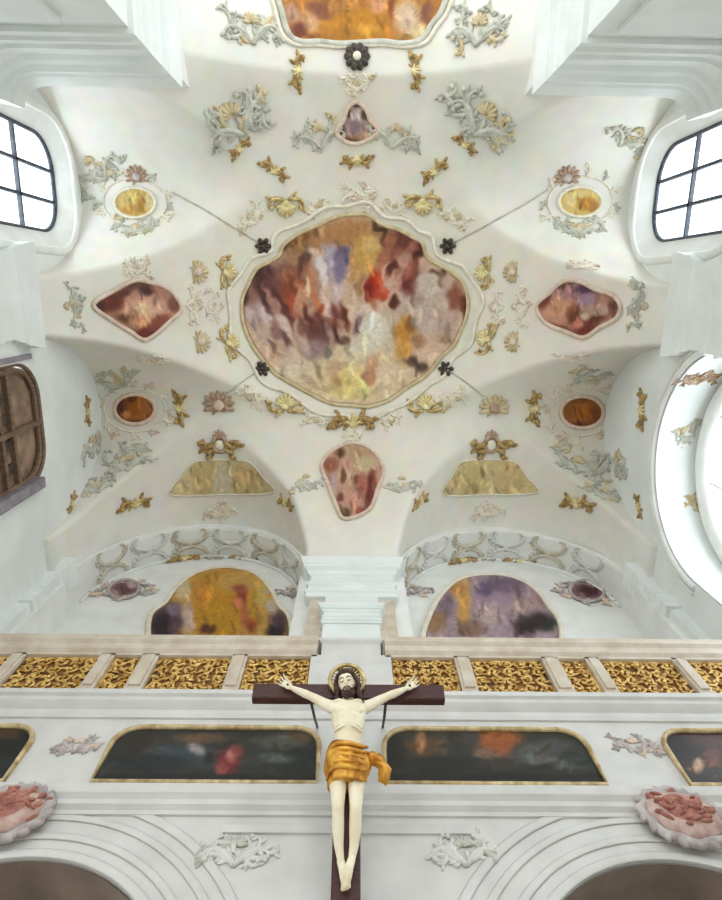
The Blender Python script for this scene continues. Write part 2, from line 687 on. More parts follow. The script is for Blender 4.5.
def entab(z0, z1, proj):
    """stepped entablature profile between heights, projecting proj at the top"""
    H = z1 - z0
    pr = [(-0.05, z0), (0.10, z0), (0.10, z0 + 0.10 * H), (0.16, z0 + 0.12 * H), (0.16, z0 + 0.17 * H), (0.07, z0 + 0.20 * H),
          (0.07, z0 + 0.34 * H), (0.13, z0 + 0.36 * H), (0.13, z0 + 0.42 * H), (0.04, z0 + 0.45 * H), (0.04, z0 + 0.66 * H),
          (0.12, z0 + 0.69 * H), (0.16, z0 + 0.75 * H), (0.27, z0 + 0.78 * H), (0.27, z0 + 0.84 * H), (0.32, z0 + 0.86 * H), (0.38, z0 + 0.95 * H),
          (0.40, z1), (-0.05, z1)]
    return [(o if o < 0 else o * proj / 0.40, z) for o, z in pr]


def pier(name_i, path, z0, z1, proj, shaft, extra=()):
    mb = MB()
    sweep(mb, path, entab(z0, z1, proj))
    for b in shaft: mb.box(*b)
    o = mb.build('trim_%d' % name_i, M['wall'], smooth=True)
    return struct(autosmooth(o, 25))


# pilasters in the middle of the side walls
for sgn in (-1, 1):
    n_trim += 1
    X = sgn * 6.42
    path = [(sgn * 6.6, 1.0), (X, 1.0), (X, -0.55), (sgn * 6.6, -0.55)] if sgn < 0 else [(6.6, -0.55), (X, -0.55), (X, 1.0), (6.6, 1.0)]
    pier(n_trim, path, 10.6, 12.6, 0.24, [((min(X, sgn * 6.55), -0.45, 4.0), (max(X, sgn * 6.55), 0.9, 10.7))])
# central pier of the front arcade
n_trim += 1
pier(n_trim, [(0.85, 6.4), (0.85, 6.05), (-0.85, 6.05), (-0.85, 6.4)], 11.3, 12.75, 0.30,
     [((-0.52, 5.92, 7.4), (0.52, 6.1, 11.2))])
n_trim += 1
mb = MB()
mb.box((-0.85, 6.05, 7.4), (0.85, 6.3, 11.4))
struct(mb.build('trim_%d' % n_trim, M['rail'], smooth=False))
n_trim += 1
pier(n_trim, [(0.52, 6.1), (0.52, 5.92), (-0.52, 5.92), (-0.52, 6.1)], 10.15, 10.75, 0.12, [])
# corner pilasters of the front arcade
for sgn in (-1, 1):
    n_trim += 1
    pth = [(6.6, 6.02), (6.28, 6.02), (6.28, 6.4)]
    if sgn < 0: pth = [(-x, y) for x, y in pth][::-1]
    x0, x1 = (6.28, 6.6) if sgn > 0 else (-6.6, -6.28)
    pier(n_trim, pth[::1], 11.0, 12.6, 0.25, [((x0, 6.02, 7.4), (x1, 6.3, 11.1))])
# big wall piers behind, with their entablature running round on to the side wall
for sgn in (-1, 1):
    n_trim += 1
    pth = [(3.55, -5.6), (3.55, -3.85), (5.6, -3.85)]
    for k in range(1, 9):
        a = math.radians(84 * k / 8)
        pth.append((5.6 + 0.85 * math.sin(a), -3.85 + 0.75 * (1 - math.cos(a))))
    if sgn < 0: pth = [(-x, y) for x, y in pth][::-1]
    x0, x1 = (3.55, 6.8) if sgn > 0 else (-6.8, -3.55)
    pier(n_trim, pth if sgn > 0 else pth, 10.9, 12.6, 0.36, [((x0, -5.6, FLOOR), (x1, -3.85, 12.55)), ((x0 + 0.35, -3.9, 2.0), (x1 - 0.9, -3.78, 10.6))])
    mb = MB()
    mb.box((x0, -5.6, 12.5), (x1, -4.05, 17.3))
    n_trim += 1
    struct(mb.build('trim_%d' % n_trim, M['plaster'], smooth=False))

mb = MB()
mb.box((-12, -16, FLOOR - 0.2), (12, 9, FLOOR))
struct(mb.build('floor', M['floor'], smooth=False))

# ------------------------------------------------------------------ the organ gallery
GY = 5.2
ARCHES = [arch_loop(c, 1.62, FLOOR, 3.05, 4.68, 32) for c in (-2.95, 2.95)]
GO = [(-6.6, FLOOR), (6.6, FLOOR), (6.6, 7.2), (-6.6, 7.2)]
struct(plate('wall_gallery', M['gallery'], GO, ARCHES, lambda u, v, w: Vector((u, GY + w, v)), 0.35))
for c in (-2.95, 2.95):
    mb = MB()
    n_trim += 1
    for dr, th in ((0.05, 0.05), (0.24, 0.04), (0.46, 0.04), (0.66, 0.05)):
        mb.tube([(c + (1.62 + dr) * math.cos(PI * k / 48), GY - 0.01, 3.05 + (1.63 + dr) * math.sin(PI * k / 48)) for k in range(49)], th, 8, flat=0.3, nrm=Vector((0, 1, 0)))
    struct(mb.build('trim_%d' % n_trim, M['gallery']))
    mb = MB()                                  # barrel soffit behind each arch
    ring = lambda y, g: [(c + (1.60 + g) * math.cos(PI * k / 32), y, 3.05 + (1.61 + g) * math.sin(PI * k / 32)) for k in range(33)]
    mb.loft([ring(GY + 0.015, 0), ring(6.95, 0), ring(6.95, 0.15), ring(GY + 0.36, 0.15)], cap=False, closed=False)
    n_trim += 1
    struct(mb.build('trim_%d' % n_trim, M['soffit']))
mb = MB()
mb.box((-6.6, GY, 7.0), (6.6, 7.0, 7.2))
n_trim += 1
struct(mb.build('trim_%d' % n_trim, M['gallery'], smooth=False))


def moulding(prof, x0=-6.55, x1=6.55):
    mb = MB()
    mb.loft([[(x0, GY - o, z) for o, z in prof], [(x1, GY - o, z) for o, z in prof]])
    return mb


n_trim += 1
struct(autosmooth(moulding([(-0.05, 6.62), (0.03, 6.62), (0.05, 6.67), (0.05, 6.74), (0.10, 6.77), (0.14, 6.81), (0.15, 6.86), (0.19, 6.88), (0.19, 6.96), (-0.05, 6.97)]).build('trim_%d' % n_trim, M['gallery']), 20))
n_trim += 1
struct(autosmooth(moulding([(-0.05, 5.16), (0.03, 5.16), (0.03, 5.21), (0.08, 5.24), (0.08, 5.30), (0.13, 5.34), (0.15, 5.40), (0.15, 5.44),
                            (0.04, 5.48), (0.04, 5.51), (-0.05, 5.51)]).build('trim_%d' % n_trim, M['gallery']), 20))
n_trim += 1
struct(autosmooth(moulding([(-0.05, 4.95), (0.03, 4.95), (0.05, 5.02), (0.03, 5.06), (-0.05, 5.06)], -1.25, 1.25).build('trim_%d' % n_trim, M['gallery']), 20))

# parapet: rail, posts and carved lattice panels
random.seed(4)
par = thing('gallery_parapet', 'organ gallery parapet with gold carved lattice panels between pale posts', 'parapet', (0, GY, 7.2))
mb = MB()
prof = [(-0.25, 7.98), (0.02, 7.98), (0.02, 8.03), (0.07, 8.07), (0.07, 8.20), (0.12, 8.24), (0.12, 8.36), (0.06, 8.42), (-0.25, 8.42)]
for ra, rb_ in ((-6.5, -0.5), (0.5, 6.5)):
    mb = MB()
    mb.loft([[(ra, GY - o, z) for o, z in prof], [(rb_, GY - o, z) for o, z in prof]])
    autosmooth(mb.build('top_rail', M['rail'], par), 20)
mb = MB()
mb.loft([[(x, y, z) for x, y in ((-w_, GY + 0.3), (w_, GY + 0.3), (w_, GY - d_), (-w_, GY - d_))] for w_, d_, z in ((0.44, 0.0, 8.0), (0.44, 0.0, 8.34), (0.49, 0.05, 8.38), (0.49, 0.05, 8.44), (0.4, 0.0, 8.48))])
autosmooth(mb.build('pedestal_cap', M['gallery'], par), 20)
mb = MB()
prof = [(-0.2, 6.96), (0.04, 6.96), (0.04, 7.04), (0.02, 7.08), (-0.2, 7.08)]
mb.loft([[(-6.5, GY - o, z) for o, z in prof], [(6.5, GY - o, z) for o, z in prof]])
autosmooth(mb.build('bottom_rail', M['rail'], par), 20)
spans = [(0.58, 1.50), (1.72, 2.78), (3.02, 3.42), (3.62, 4.70), (4.90, 5.95)]
spans = [(-b, -a) for a, b in reversed(spans)] + spans
edges = [-6.5] + [e for s in spans for e in s] + [6.5]
for k in range(0, len(edges), 2):
    a, b = edges[k], edges[k + 1]
    mb = MB()
    mb.box((a, GY - 0.02, 7.06), (b, GY + 0.16, 8.02))
    if b - a < 1.0:
        mb.box((a + 0.04, GY - 0.05, 7.26), (b - 0.04, GY, 7.96))
    autosmooth(mb.build('post', M['rail'] if b - a < 0.8 else M['gallery'], par, smooth=False))


def spiral(c, r, a0, turns, n=18, dirn=1):
    return [(c[0] + r * (1 - 0.85 * k / n) * math.cos(a0 + dirn * 2 * PI * turns * k / n), c[1] + r * (1 - 0.85 * k / n) * math.sin(a0 + dirn * 2 * PI * turns * k / n)) for k in range(n + 1)]


for a, b in spans:
    mb = MB()
    mb.box((a, GY + 0.07, 7.04), (b, GY + 0.11, 8.0))
    pn = mb.build('lattice_panel', M['lattback'], par, smooth=False)
    g = MB()
    cols = max(2, round((b - a) / 0.2))
    dw = (b - a) / cols
    rows = 5
    dh = 0.93 / rows
    yy = GY + 0.045
    for i in range(cols):
        for j in range(rows):
            cx, cz = a + dw * (i + 0.5), 7.06 + dh * (j + 0.5)
            sd = 1 if (i + j) % 2 else -1
            rj = random.uniform(0.42, 0.52)
            g.tube([(x, yy, z) for x, z in spiral((cx, cz), dw * rj, random.uniform(0, 6.28), 1.15, 14, sd)], [0.022 - 0.0009 * k for k in range(15)], 6)
            g.ell((cx, yy - 0.012, cz), (0.03, 0, 0), (0, 0, 0.03), (0, 0.02, 0), 8, 5)
            an = random.uniform(0, 6.28)
            for m in range(4):
                q2 = an + m * PI / 2
                p = Vector((cx + dw * 0.36 * math.cos(q2), yy - 0.005, cz + dh * 0.36 * math.sin(q2)))
                t = Vector((math.cos(q2 + 0.8), 0, math.sin(q2 + 0.8)))
                g.ell(p, t * 0.05, Vector((0, 1, 0)).cross(t) * 0.02, (0, 0.016, 0), 8, 5)
    g.tube([(a + 0.02, yy, 7.08), (b - 0.02, yy, 7.08), (b - 0.02, yy, 7.97), (a + 0.02, yy, 7.97)], 0.022, 6, closed=True)
    g.build('carved_grille', M['lattice'], pn)


# ------------------------------------------------------------------ paint: frescoes and canvases
def smooth_loop(pts, n, soft=True):
    m = len(pts)
    per = max(1, n // m)
    out = []
    for k in range(m):
        p0, p1, p2, p3 = (Vector(pts[(k + d) % m]) for d in (-1, 0, 1, 2))
        for j in range(per):
            t = j / per
            if soft:
                out.append(0.5 * ((2 * p1) + (p2 - p0) * t + (2 * p0 - 5 * p1 + 4 * p2 - p3) * t * t + (3 * p1 - p0 - 3 * p2 + p3) * t ** 3))
            else:
                out.append(p1.lerp(p2, t))
    return out


def painted_panel(name, outline, surface, base, blobs, mat, parent, lift=0.03, rings=26, n=112, soft=True, jit=3.0, strokes=1.0, tilt=-12):
    """a painted field inside the outline, lying on the surface; it is a shallow slab with an edge"""
    loop = smooth_loop(outline, n, soft)
    cx = sum(p.x for p in loop) / len(loop)
    cy = sum(p.y for p in loop) / len(loop)
    c = Vector((cx, cy))
    mb = MB()
    xs, ys = [p.x for p in loop], [p.y for p in loop]
    area = (max(xs) - min(xs)) * (max(ys) - min(ys))
    sz = 2.2 + area ** 0.5 / 70
    blobs = blobs + dabs(int(cx * 7 + cy), min(150, int(strokes * area / (sz * sz * 7))), (min(xs), max(xs), min(ys), max(ys)), base, blobs, sz, tilt)

    def put(p, lf):
        w, nn = surface(p.x, p.y)
        jx = jit * noise.noise(Vector((p.x * 0.11, p.y * 0.11, 3.1)))
        jy = jit * noise.noise(Vector((p.x * 0.11, p.y * 0.11, 9.7)))
        return mb.vert(w + nn * lf, blend(p.x + jx, p.y + jy, base, blobs))
    mid = put(c, lift)
    prev = None
    for k in range(1, rings + 1):
        ids = [put(c.lerp(p, k / rings), lift) for p in loop]
        m = len(ids)
        for j in range(m):
            if prev is None: mb.f.append([mid, ids[j], ids[(j + 1) % m]])
            else: mb.f.append([prev[j], ids[j], ids[(j + 1) % m], prev[(j + 1) % m]])
        prev = ids
    edge = [put(p, -0.02) for p in loop]
    m = len(edge)
    for j in range(m):
        mb.f.append([prev[j], edge[j], edge[(j + 1) % m], prev[(j + 1) % m]])
    return mb.build(name, mat, parent)


def frame_tube(name, outline, surface, r, mat, parent, grow=1.0, n=112, lift=0.03, flat=0.7, soft=True, wave=0, wn=0):
    loop = smooth_loop(outline, n, soft)
    cx = sum(p.x for p in loop) / len(loop)
    cy = sum(p.y for p in loop) / len(loop)
    c = Vector((cx, cy))
    pts, nr = [], []
    for k, p in enumerate(loop):
        g = grow + wave * math.sin(wn * 2 * PI * k / len(loop))
        p2 = c + (p - c) * g
        w, nn = surface(p2.x, p2.y)
        pts.append(w + nn * lift)
        nr.append(nn)
    mb = MB()
    mb.tube(pts, r, 8, closed=True, flat=flat, nrm=nr)
    return mb.build(name, mat, parent)


def fresco(name, label, cat, outline, surface, base, blobs, fr_r, fr_mat, group=None, mat=None, n=112, rings=26, soft=True, frame2=None, jit=3.0):
    cx = sum(p[0] for p in outline) / len(outline)
    cy = sum(p[1] for p in outline) / len(outline)
    w, nn = surface(cx, cy)
    t = thing(name, label, cat, w, group)
    painted_panel('painted_field', outline, surface, base, blobs, mat or M['fresco'], t, 0.03, rings, n, soft, jit)
    if fr_r:
        frame_tube('stucco_frame', outline, surface, fr_r, fr_mat, t, 1.02, n, soft=soft)
    if frame2:
        frame_tube('outer_moulding', outline, surface, frame2[0], frame2[2], t, frame2[1], n, wave=frame2[3], wn=frame2[4])
    return t


# the large central fresco
OUT = [(244, 300), (250, 285), (258, 270), (270, 263), (280, 257), (285, 246), (300, 235), (318, 227), (335, 219), (352, 216), (368, 217), (382, 226), (398, 231), (411, 238),
       (421, 244), (426, 258), (438, 266), (449, 272), (461, 283), (466, 299), (465, 315), (459, 330), (452, 345), (440, 356), (431, 368), (420, 378), (405, 387), (390, 398), (370, 405),
       (352, 404), (332, 402), (312, 393), (294, 383), (276, 372), (262, 356), (252, 341), (245, 322)]
CB = [
    (350, 372, 70, 34, 0, (214, 194, 160)), (278, 290, 40, 30, -20, (138, 96, 84)), (338, 236, 52, 16, -8, (184, 136, 92)),
    (300, 246, 18, 12, -30, (160, 122, 84)), (425, 302, 36, 34, 0, (198, 174, 160)), (398, 252, 26, 24, 30, (152, 98, 80)),
    (365, 256, 15, 20, 10, (206, 166, 96)), (372, 244, 10, 8, 0, (212, 180, 120)),
    (330, 260, 14, 18, 0, (176, 164, 174)), (342, 256, 9, 8, 0, (120, 108, 134)), (306, 258, 5, 10, 0, (110, 84, 80)),
    (322, 270, 4, 18, -12, (228, 216, 210)), (316, 252, 10, 4, 10, (222, 190, 170)), (338, 290, 6, 18, -10, (208, 186, 184)),
    (340, 268, 6, 16, 10, (140, 128, 148)),
    (374, 284, 8, 15, 10, (164, 52, 26)), (383, 294, 7, 8, 0, (194, 84, 56)), (388, 272, 8, 9, 0, (214, 168, 148)), (392, 300, 6, 8, 0, (226, 196, 172)),
    (402, 240, 10, 8, 0, (120, 70, 58)), (404, 262, 9, 9, 0, (196, 154, 138)), (410, 280, 10, 14, 25, (116, 58, 50)), (417, 256, 4, 18, 10, (84, 44, 32)),
    (394, 302, 5, 7, 0, (96, 50, 40)), (424, 262, 6, 5, 0, (204, 170, 150)), (436, 274, 7, 4, 30, (96, 66, 52)), (444, 272, 4, 4, 0, (90, 62, 50)),
    (262, 276, 12, 8, -30, (100, 66, 58)), (270, 288, 14, 10, 0, (122, 78, 74)), (292, 292, 12, 16, 0, (146, 78, 48)), (258, 312, 14, 12, 0, (176, 148, 144)),
    (268, 320, 5, 18, -25, (212, 192, 184)), (283, 322, 4, 18, -25, (208, 184, 176)), (276, 332, 6, 12, -25, (150, 112, 104)), (298, 322, 6, 16, -15, (164, 110, 92)),
    (300, 300, 5, 16, -12, (208, 156, 124)), (308, 290, 6, 10, 0, (218, 172, 140)), (318, 332, 20, 18, -20, (118, 80, 76)), (332, 318, 12, 14, 0, (128, 78, 66)),
    (314, 350, 14, 10, 0, (156, 130, 126)), (304, 344, 4, 14, -25, (196, 168, 156)), (326, 306, 4, 16, -12, (226, 196, 186)), (345, 316, 4, 15, -12, (112, 58, 40)),
    (336, 334, 5, 9, -30, (90, 52, 44)), (352, 306, 5, 14, -10, (222, 194, 176)), (320, 312, 5, 8, 0, (166, 78, 44)), (288, 306, 5, 8, 0, (172, 88, 54)),
    (376, 330, 18, 18, 0, (218, 212, 194)), (362, 348, 14, 10, 0, (214, 204, 184)), (366, 310, 8, 7, 0, (224, 200, 186)), (358, 324, 4, 10, 20, (150, 120, 120)),
    (352, 380, 22, 13, 0, (222, 200, 134)), (344, 394, 14, 6, 0, (228, 210, 140)), (372, 368, 8, 12, 0, (200, 160, 128)), (334, 374, 8, 14, 0, (204, 170, 132)), (388, 376, 12, 9, 0, (222, 196, 168)),
    (288, 362, 14, 10, 0, (208, 186, 166)), (278, 352, 10, 8, 0, (188, 160, 138)), (300, 372, 16, 8, 0, (214, 198, 172)),
    (428, 282, 14, 10, 0, (204, 186, 172)), (456, 298, 8, 15, 0, (152, 96, 76)), (464, 306, 3, 12, 0, (110, 62, 46)), (446, 322, 14, 12, 0, (192, 164, 152)), (420, 318, 16, 14, 0, (190, 172, 160)),
    (405, 332, 10, 14, 0, (194, 140, 62)), (403, 350, 9, 10, 0, (200, 154, 84)), (418, 340, 7, 8, 0, (170, 130, 100)), (426, 352, 9, 6, 0, (216, 186, 160)), (446, 340, 6, 5, 0, (160, 132, 112)),
    (422, 367, 8, 6, 0, (96, 74, 62)), (411, 362, 7, 6, 0, (120, 92, 76)), (436, 356, 8, 4, 0, (226, 200, 176)),
    (262, 296, 4, 18, -30, (92, 58, 54)), (272, 300, 3, 16, -28, (176, 132, 120)), (280, 302, 3, 18, -28, (104, 60, 52)), (291, 318, 3, 16, -25, (110, 68, 60)), (299, 330, 3, 14, -22, (206, 172, 156)),
    (308, 318, 3, 16, -20, (108, 56, 44)), (315, 300, 3, 15, -18, (196, 128, 92)), (322, 322, 3, 14, -18, (104, 66, 64)), (330, 336, 3, 12, -18, (176, 140, 130)), (340, 330, 3, 12, -15, (196, 160, 142)),
    (252, 318, 4, 12, -30, (206, 184, 176)), (262, 336, 4, 12, -30, (196, 170, 158)), (272, 346, 3, 10, -35, (136, 104, 94)), (286, 340, 3, 12, -28, (120, 86, 80)), (293, 352, 3, 9, -30, (220, 190, 172)),
    (300, 268, 5, 12, 20, (116, 76, 60)), (290, 272, 6, 8, 0, (150, 104, 80)), (312, 276, 4, 14, -10, (196, 140, 108)), (353, 270, 5, 16, 5, (196, 150, 104)), (360, 284, 4, 12, 10, (176, 132, 96)),
    (348, 296, 5, 9, 0, (206, 176, 150)), (384, 258, 5, 12, 20, (176, 118, 92)), (392, 268, 4, 10, 30, (106, 58, 48)), (398, 284, 4, 12, 20, (206, 158, 140)), (414, 268, 4, 10, 20, (150, 92, 78)),
    (388, 240, 8, 6, 20, (166, 112, 84)), (412, 248, 6, 5, 0, (168, 112, 96)), (368, 292, 4, 9, 0, (126, 36, 22)), (378, 278, 4, 7, 0, (206, 96, 58)), (432, 292, 10, 5, -30, (216, 200, 186)),
    (416, 300, 8, 6, -30, (180, 158, 146)), (440, 306, 9, 6, -20, (206, 184, 168)), (430, 326, 10, 6, -30, (204, 180, 166)), (410, 324, 4, 9, 10, (150, 104, 60)), (400, 362, 8, 4, 30, (206, 172, 132)),
    (326, 388, 14, 4, 15, (196, 170, 128)), (362, 396, 14, 4, -10, (206, 186, 132)), (310, 380, 10, 4, 25, (184, 160, 132)), (382, 388, 10, 4, -25, (196, 172, 140)), (340, 366, 12, 4, -10, (196, 166, 134)),
    (356, 356, 10, 4, -20, (222, 206, 172)), (368, 378, 5, 7, 0, (176, 130, 104)), (338, 382, 5, 7, 0, (184, 150, 100)), (352, 374, 6, 5, 0, (226, 196, 150)), (346, 340, 6, 4, -30, (120, 86, 74)),
    (256, 270, 5, 4, 0, (78, 48, 44)), (287, 246, 6, 5, 0, (88, 72, 46)), (300, 238, 14, 4, -30, (130, 92, 58)), (380, 228, 12, 3, 30, (92, 68, 44)), (246, 296, 3, 10, 10, (96, 66, 60)),
]
fresco('fresco', 'large central ceiling fresco of tumbling figures and clouds in scalloped frame', 'fresco', OUT, surf, (206, 176, 152), CB, 0.05, M['ochrestucco'], None, None, 296, 64,
       frame2=(0.05, 1.14, M['stucco'], 0.022, 16), jit=4.0)

# four lozenge frescoes on the pendentives and the top medallion
fresco('fresco', 'lozenge fresco of a reddish reclining figure, on the side of the brown oratory window', 'fresco',
       [(94, 305), (112, 292), (134, 281), (150, 283), (168, 290), (180, 308), (168, 322), (146, 339), (130, 331), (112, 320)], surf, (178, 130, 112),
       [(140, 308, 26, 12, 0, (206, 160, 136)), (112, 302, 12, 10, -20, (112, 58, 42)), (98, 308, 7, 9, 0, (82, 48, 40)), (136, 284, 16, 5, -10, (112, 80, 66)), (146, 290, 8, 6, 0, (90, 60, 52)),
        (150, 306, 18, 9, 10, (212, 166, 146)), (144, 310, 9, 6, 0, (216, 186, 150)), (128, 320, 14, 5, 20, (110, 76, 50)), (146, 332, 14, 7, -25, (116, 52, 40)), (158, 322, 12, 6, -30, (146, 84, 66)),
        (174, 304, 6, 8, 0, (126, 84, 66)), (138, 322, 10, 6, 0, (196, 146, 112)), (122, 294, 9, 4, -25, (104, 66, 56))], 0.05, M['pinkstucco'], jit=1.5)
fresco('fresco', 'lozenge fresco of a red and violet reclining figure, beside the white arched niche window', 'fresco',
       [(538, 306), (550, 294), (564, 282), (580, 282), (596, 290), (612, 295), (620, 306), (616, 318), (600, 327), (584, 337), (566, 331), (546, 322)], surf, (180, 132, 116),
       [(556, 308, 16, 14, 0, (208, 158, 130)), (570, 292, 14, 7, 0, (172, 130, 132)), (586, 290, 10, 5, 0, (96, 68, 88)), (588, 300, 10, 7, 0, (160, 132, 148)), (574, 316, 6, 10, 0, (120, 72, 46)),
        (594, 316, 14, 8, -15, (98, 58, 40)), (600, 310, 16, 6, 0, (186, 154, 136)), (586, 328, 12, 7, -20, (122, 56, 46)), (580, 324, 8, 4, -20, (196, 130, 112)), (544, 300, 6, 10, 30, (120, 66, 56)),
        (556, 328, 16, 4, 10, (130, 72, 60)), (614, 306, 5, 10, 0, (100, 70, 60)), (566, 284, 10, 4, -20, (110, 78, 52)), (586, 316, 5, 4, 0, (214, 186, 160))], 0.05, M['pinkstucco'], jit=1.5)
fresco('fresco', 'tapering fresco of a rose draped figure above the central pier of the gallery', 'fresco',
       [(322, 466), (332, 452), (352, 444), (372, 452), (383, 470), (377, 490), (370, 508), (354, 517), (342, 517), (335, 502), (328, 484)], surf, (190, 150, 130),
       [(352, 452, 16, 8, 0, (186, 158, 126)), (366, 464, 12, 8, 0, (196, 176, 142)), (344, 476, 10, 8, 0, (206, 172, 152)), (340, 453, 5, 5, 0, (100, 62, 44)), (330, 466, 8, 8, 0, (150, 96, 74)), (343, 476, 3, 8, 0, (120, 82, 52)),
        (357, 481, 4, 5, 0, (120, 82, 60)), (370, 490, 5, 20, 8, (112, 52, 40)), (362, 488, 5, 14, 5, (176, 112, 98)), (350, 500, 11, 9, 0, (202, 152, 132)), (340, 498, 4, 5, 0, (118, 74, 66)),
        (345, 514, 5, 5, 0, (96, 76, 40)), (362, 512, 6, 4, 0, (134, 76, 60)), (332, 484, 6, 10, 0, (190, 162, 160))], 0.05, M['pinkstucco'], jit=1.5)
fresco('fresco', 'small violet shield fresco above the large central fresco, nearest the choir vault', 'fresco',
       [(337, 132), (344, 120), (348, 108), (357, 102), (366, 110), (370, 120), (378, 130), (370, 138), (358, 143), (346, 141)], surf, (170, 146, 140),
       [(357, 118, 7, 8, 0, (196, 180, 178)), (354, 128, 9, 8, 0, (150, 126, 134)), (340, 130, 4, 6, 0, (70, 50, 44)), (357, 103, 6, 4, 0, (92, 76, 68)), (348, 112, 3, 6, 0, (86, 68, 62)), (365, 114, 4, 7, 0, (92, 76, 70)),
        (366, 126, 5, 6, 0, (170, 144, 140)), (352, 140, 12, 4, 0, (124, 92, 66)), (364, 136, 9, 5, 0, (180, 146, 126)), (375, 130, 5, 4, 0, (110, 90, 80))], 0.05, M['pinkstucco'], jit=1.0)
fresco('fresco', 'golden choir vault fresco of seated figures, cut by the top of the view', 'fresco',
       [(280, -10), (283, 12), (290, 34), (302, 42), (320, 42), (340, 44), (360, 43), (382, 42), (402, 44), (420, 40), (430, 26), (440, 12), (444, -10), (425, -34), (360, -44), (300, -34)], surf, (186, 130, 66),
       [(356, 24, 34, 16, 0, (190, 134, 44)), (352, 36, 30, 8, 0, (178, 124, 48)), (320, 12, 16, 10, 0, (140, 92, 68)), (300, 30, 9, 8, 0, (120, 66, 54)), (292, 14, 8, 10, 0, (190, 150, 130)), (310, 22, 8, 12, -30, (200, 158, 120)),
        (378, 4, 8, 10, 0, (206, 150, 116)), (392, 10, 5, 12, 0, (140, 80, 40)), (408, 18, 13, 18, 0, (208, 182, 156)), (428, 14, 6, 12, 0, (130, 90, 76)), (418, 34, 10, 7, 0, (204, 184, 146)), (344, 6, 14, 8, 0, (176, 126, 70)),
        (360, -20, 40, 14, 0, (190, 160, 120)), (316, 38, 9, 4, 0, (150, 100, 50)), (404, 38, 8, 4, 0, (156, 120, 70)), (366, 30, 10, 6, 0, (210, 158, 70))], 0.07, M['greystucco'], frame2=(0.05, 1.10, M['stucco'], 0, 1), jit=3)


# painted medallions
def oval(cx, cy, rx, ry, rot=0, n=14):
    a = math.radians(rot)
    return [(cx + rx * math.cos(t) * math.cos(a) - ry * math.sin(t) * math.sin(a), cy + rx * math.cos(t) * math.sin(a) + ry * math.sin(t) * math.cos(a)) for t in (2 * PI * k / n for k in range(n))]


fresco('medallion', 'pale yellow oval medallion with small figures, beside the tall window above the oratory window', 'medallion', oval(135, 203, 20, 15), surf, (208, 180, 112),
       [(126, 200, 6, 8, 0, (216, 192, 132)), (142, 206, 5, 8, 0, (176, 136, 70)), (130, 210, 8, 5, 0, (190, 152, 84)), (150, 202, 5, 9, 0, (214, 196, 150))], 0.04, M['stucco'], jit=1)
fresco('medallion', 'pale yellow oval medallion with an ochre flower, beside the tall window above the white niche', 'medallion', oval(580, 202, 21, 15), surf, (212, 184, 116),
       [(586, 204, 9, 8, 0, (186, 140, 66)), (570, 200, 6, 8, 0, (222, 200, 144)), (594, 208, 5, 6, 0, (176, 130, 74)), (580, 194, 8, 4, 0, (220, 200, 140))], 0.04, M['stucco'], jit=1)
fresco('medallion', 'burnt orange oval medallion next to the dark oratory window', 'medallion', oval(135, 409, 20, 15), surf, (170, 108, 44),
       [(134, 408, 9, 7, 0, (160, 96, 22)), (120, 408, 5, 14, 0, (108, 62, 30)), (128, 399, 10, 3, 0, (112, 60, 24)), (146, 408, 6, 8, 0, (164, 104, 66)), (132, 422, 14, 3, 0, (120, 74, 36)), (126, 414, 5, 4, 0, (196, 136, 88))], 0.055, M['pinkstucco'], jit=1)
fresco('medallion', 'burnt orange oval medallion next to the white arched niche', 'medallion', oval(582, 412, 21, 16), surf, (176, 116, 54),
       [(582, 412, 9, 7, 0, (182, 112, 30)), (568, 410, 6, 12, 0, (150, 96, 44)), (594, 414, 6, 10, 0, (130, 78, 36)), (582, 424, 14, 3, 0, (120, 76, 40)), (580, 400, 12, 3, 0, (140, 90, 50))], 0.055, M['pinkstucco'], jit=1)

# ochre trapezoid fields above the two lunettes
fresco('trellis_field', 'ochre painted trapezoid panel under the crown ornament, on the oratory window side', 'painted panel',
       [(196, 462), (222, 460), (248, 462), (262, 476), (272, 492), (222, 494), (172, 494), (182, 476)], surf, (206, 188, 148), [(205, 478, 14, 18, 0, (196, 172, 124)), (246, 480, 14, 16, 0, (200, 174, 132)), (222, 484, 8, 20, 0, (204, 194, 170))], 0.02, M['stucco'], jit=2)
fresco('trellis_field', 'ochre painted trapezoid panel under the crown ornament, on the white niche side', 'painted panel',
       [(462, 462), (488, 460), (514, 462), (526, 476), (536, 492), (488, 494), (444, 494), (452, 476)], surf, (206, 186, 142), [(474, 478, 14, 18, 0, (204, 182, 132)), (510, 480, 14, 16, 0, (202, 178, 132))], 0.02, M['stucco'], jit=2)

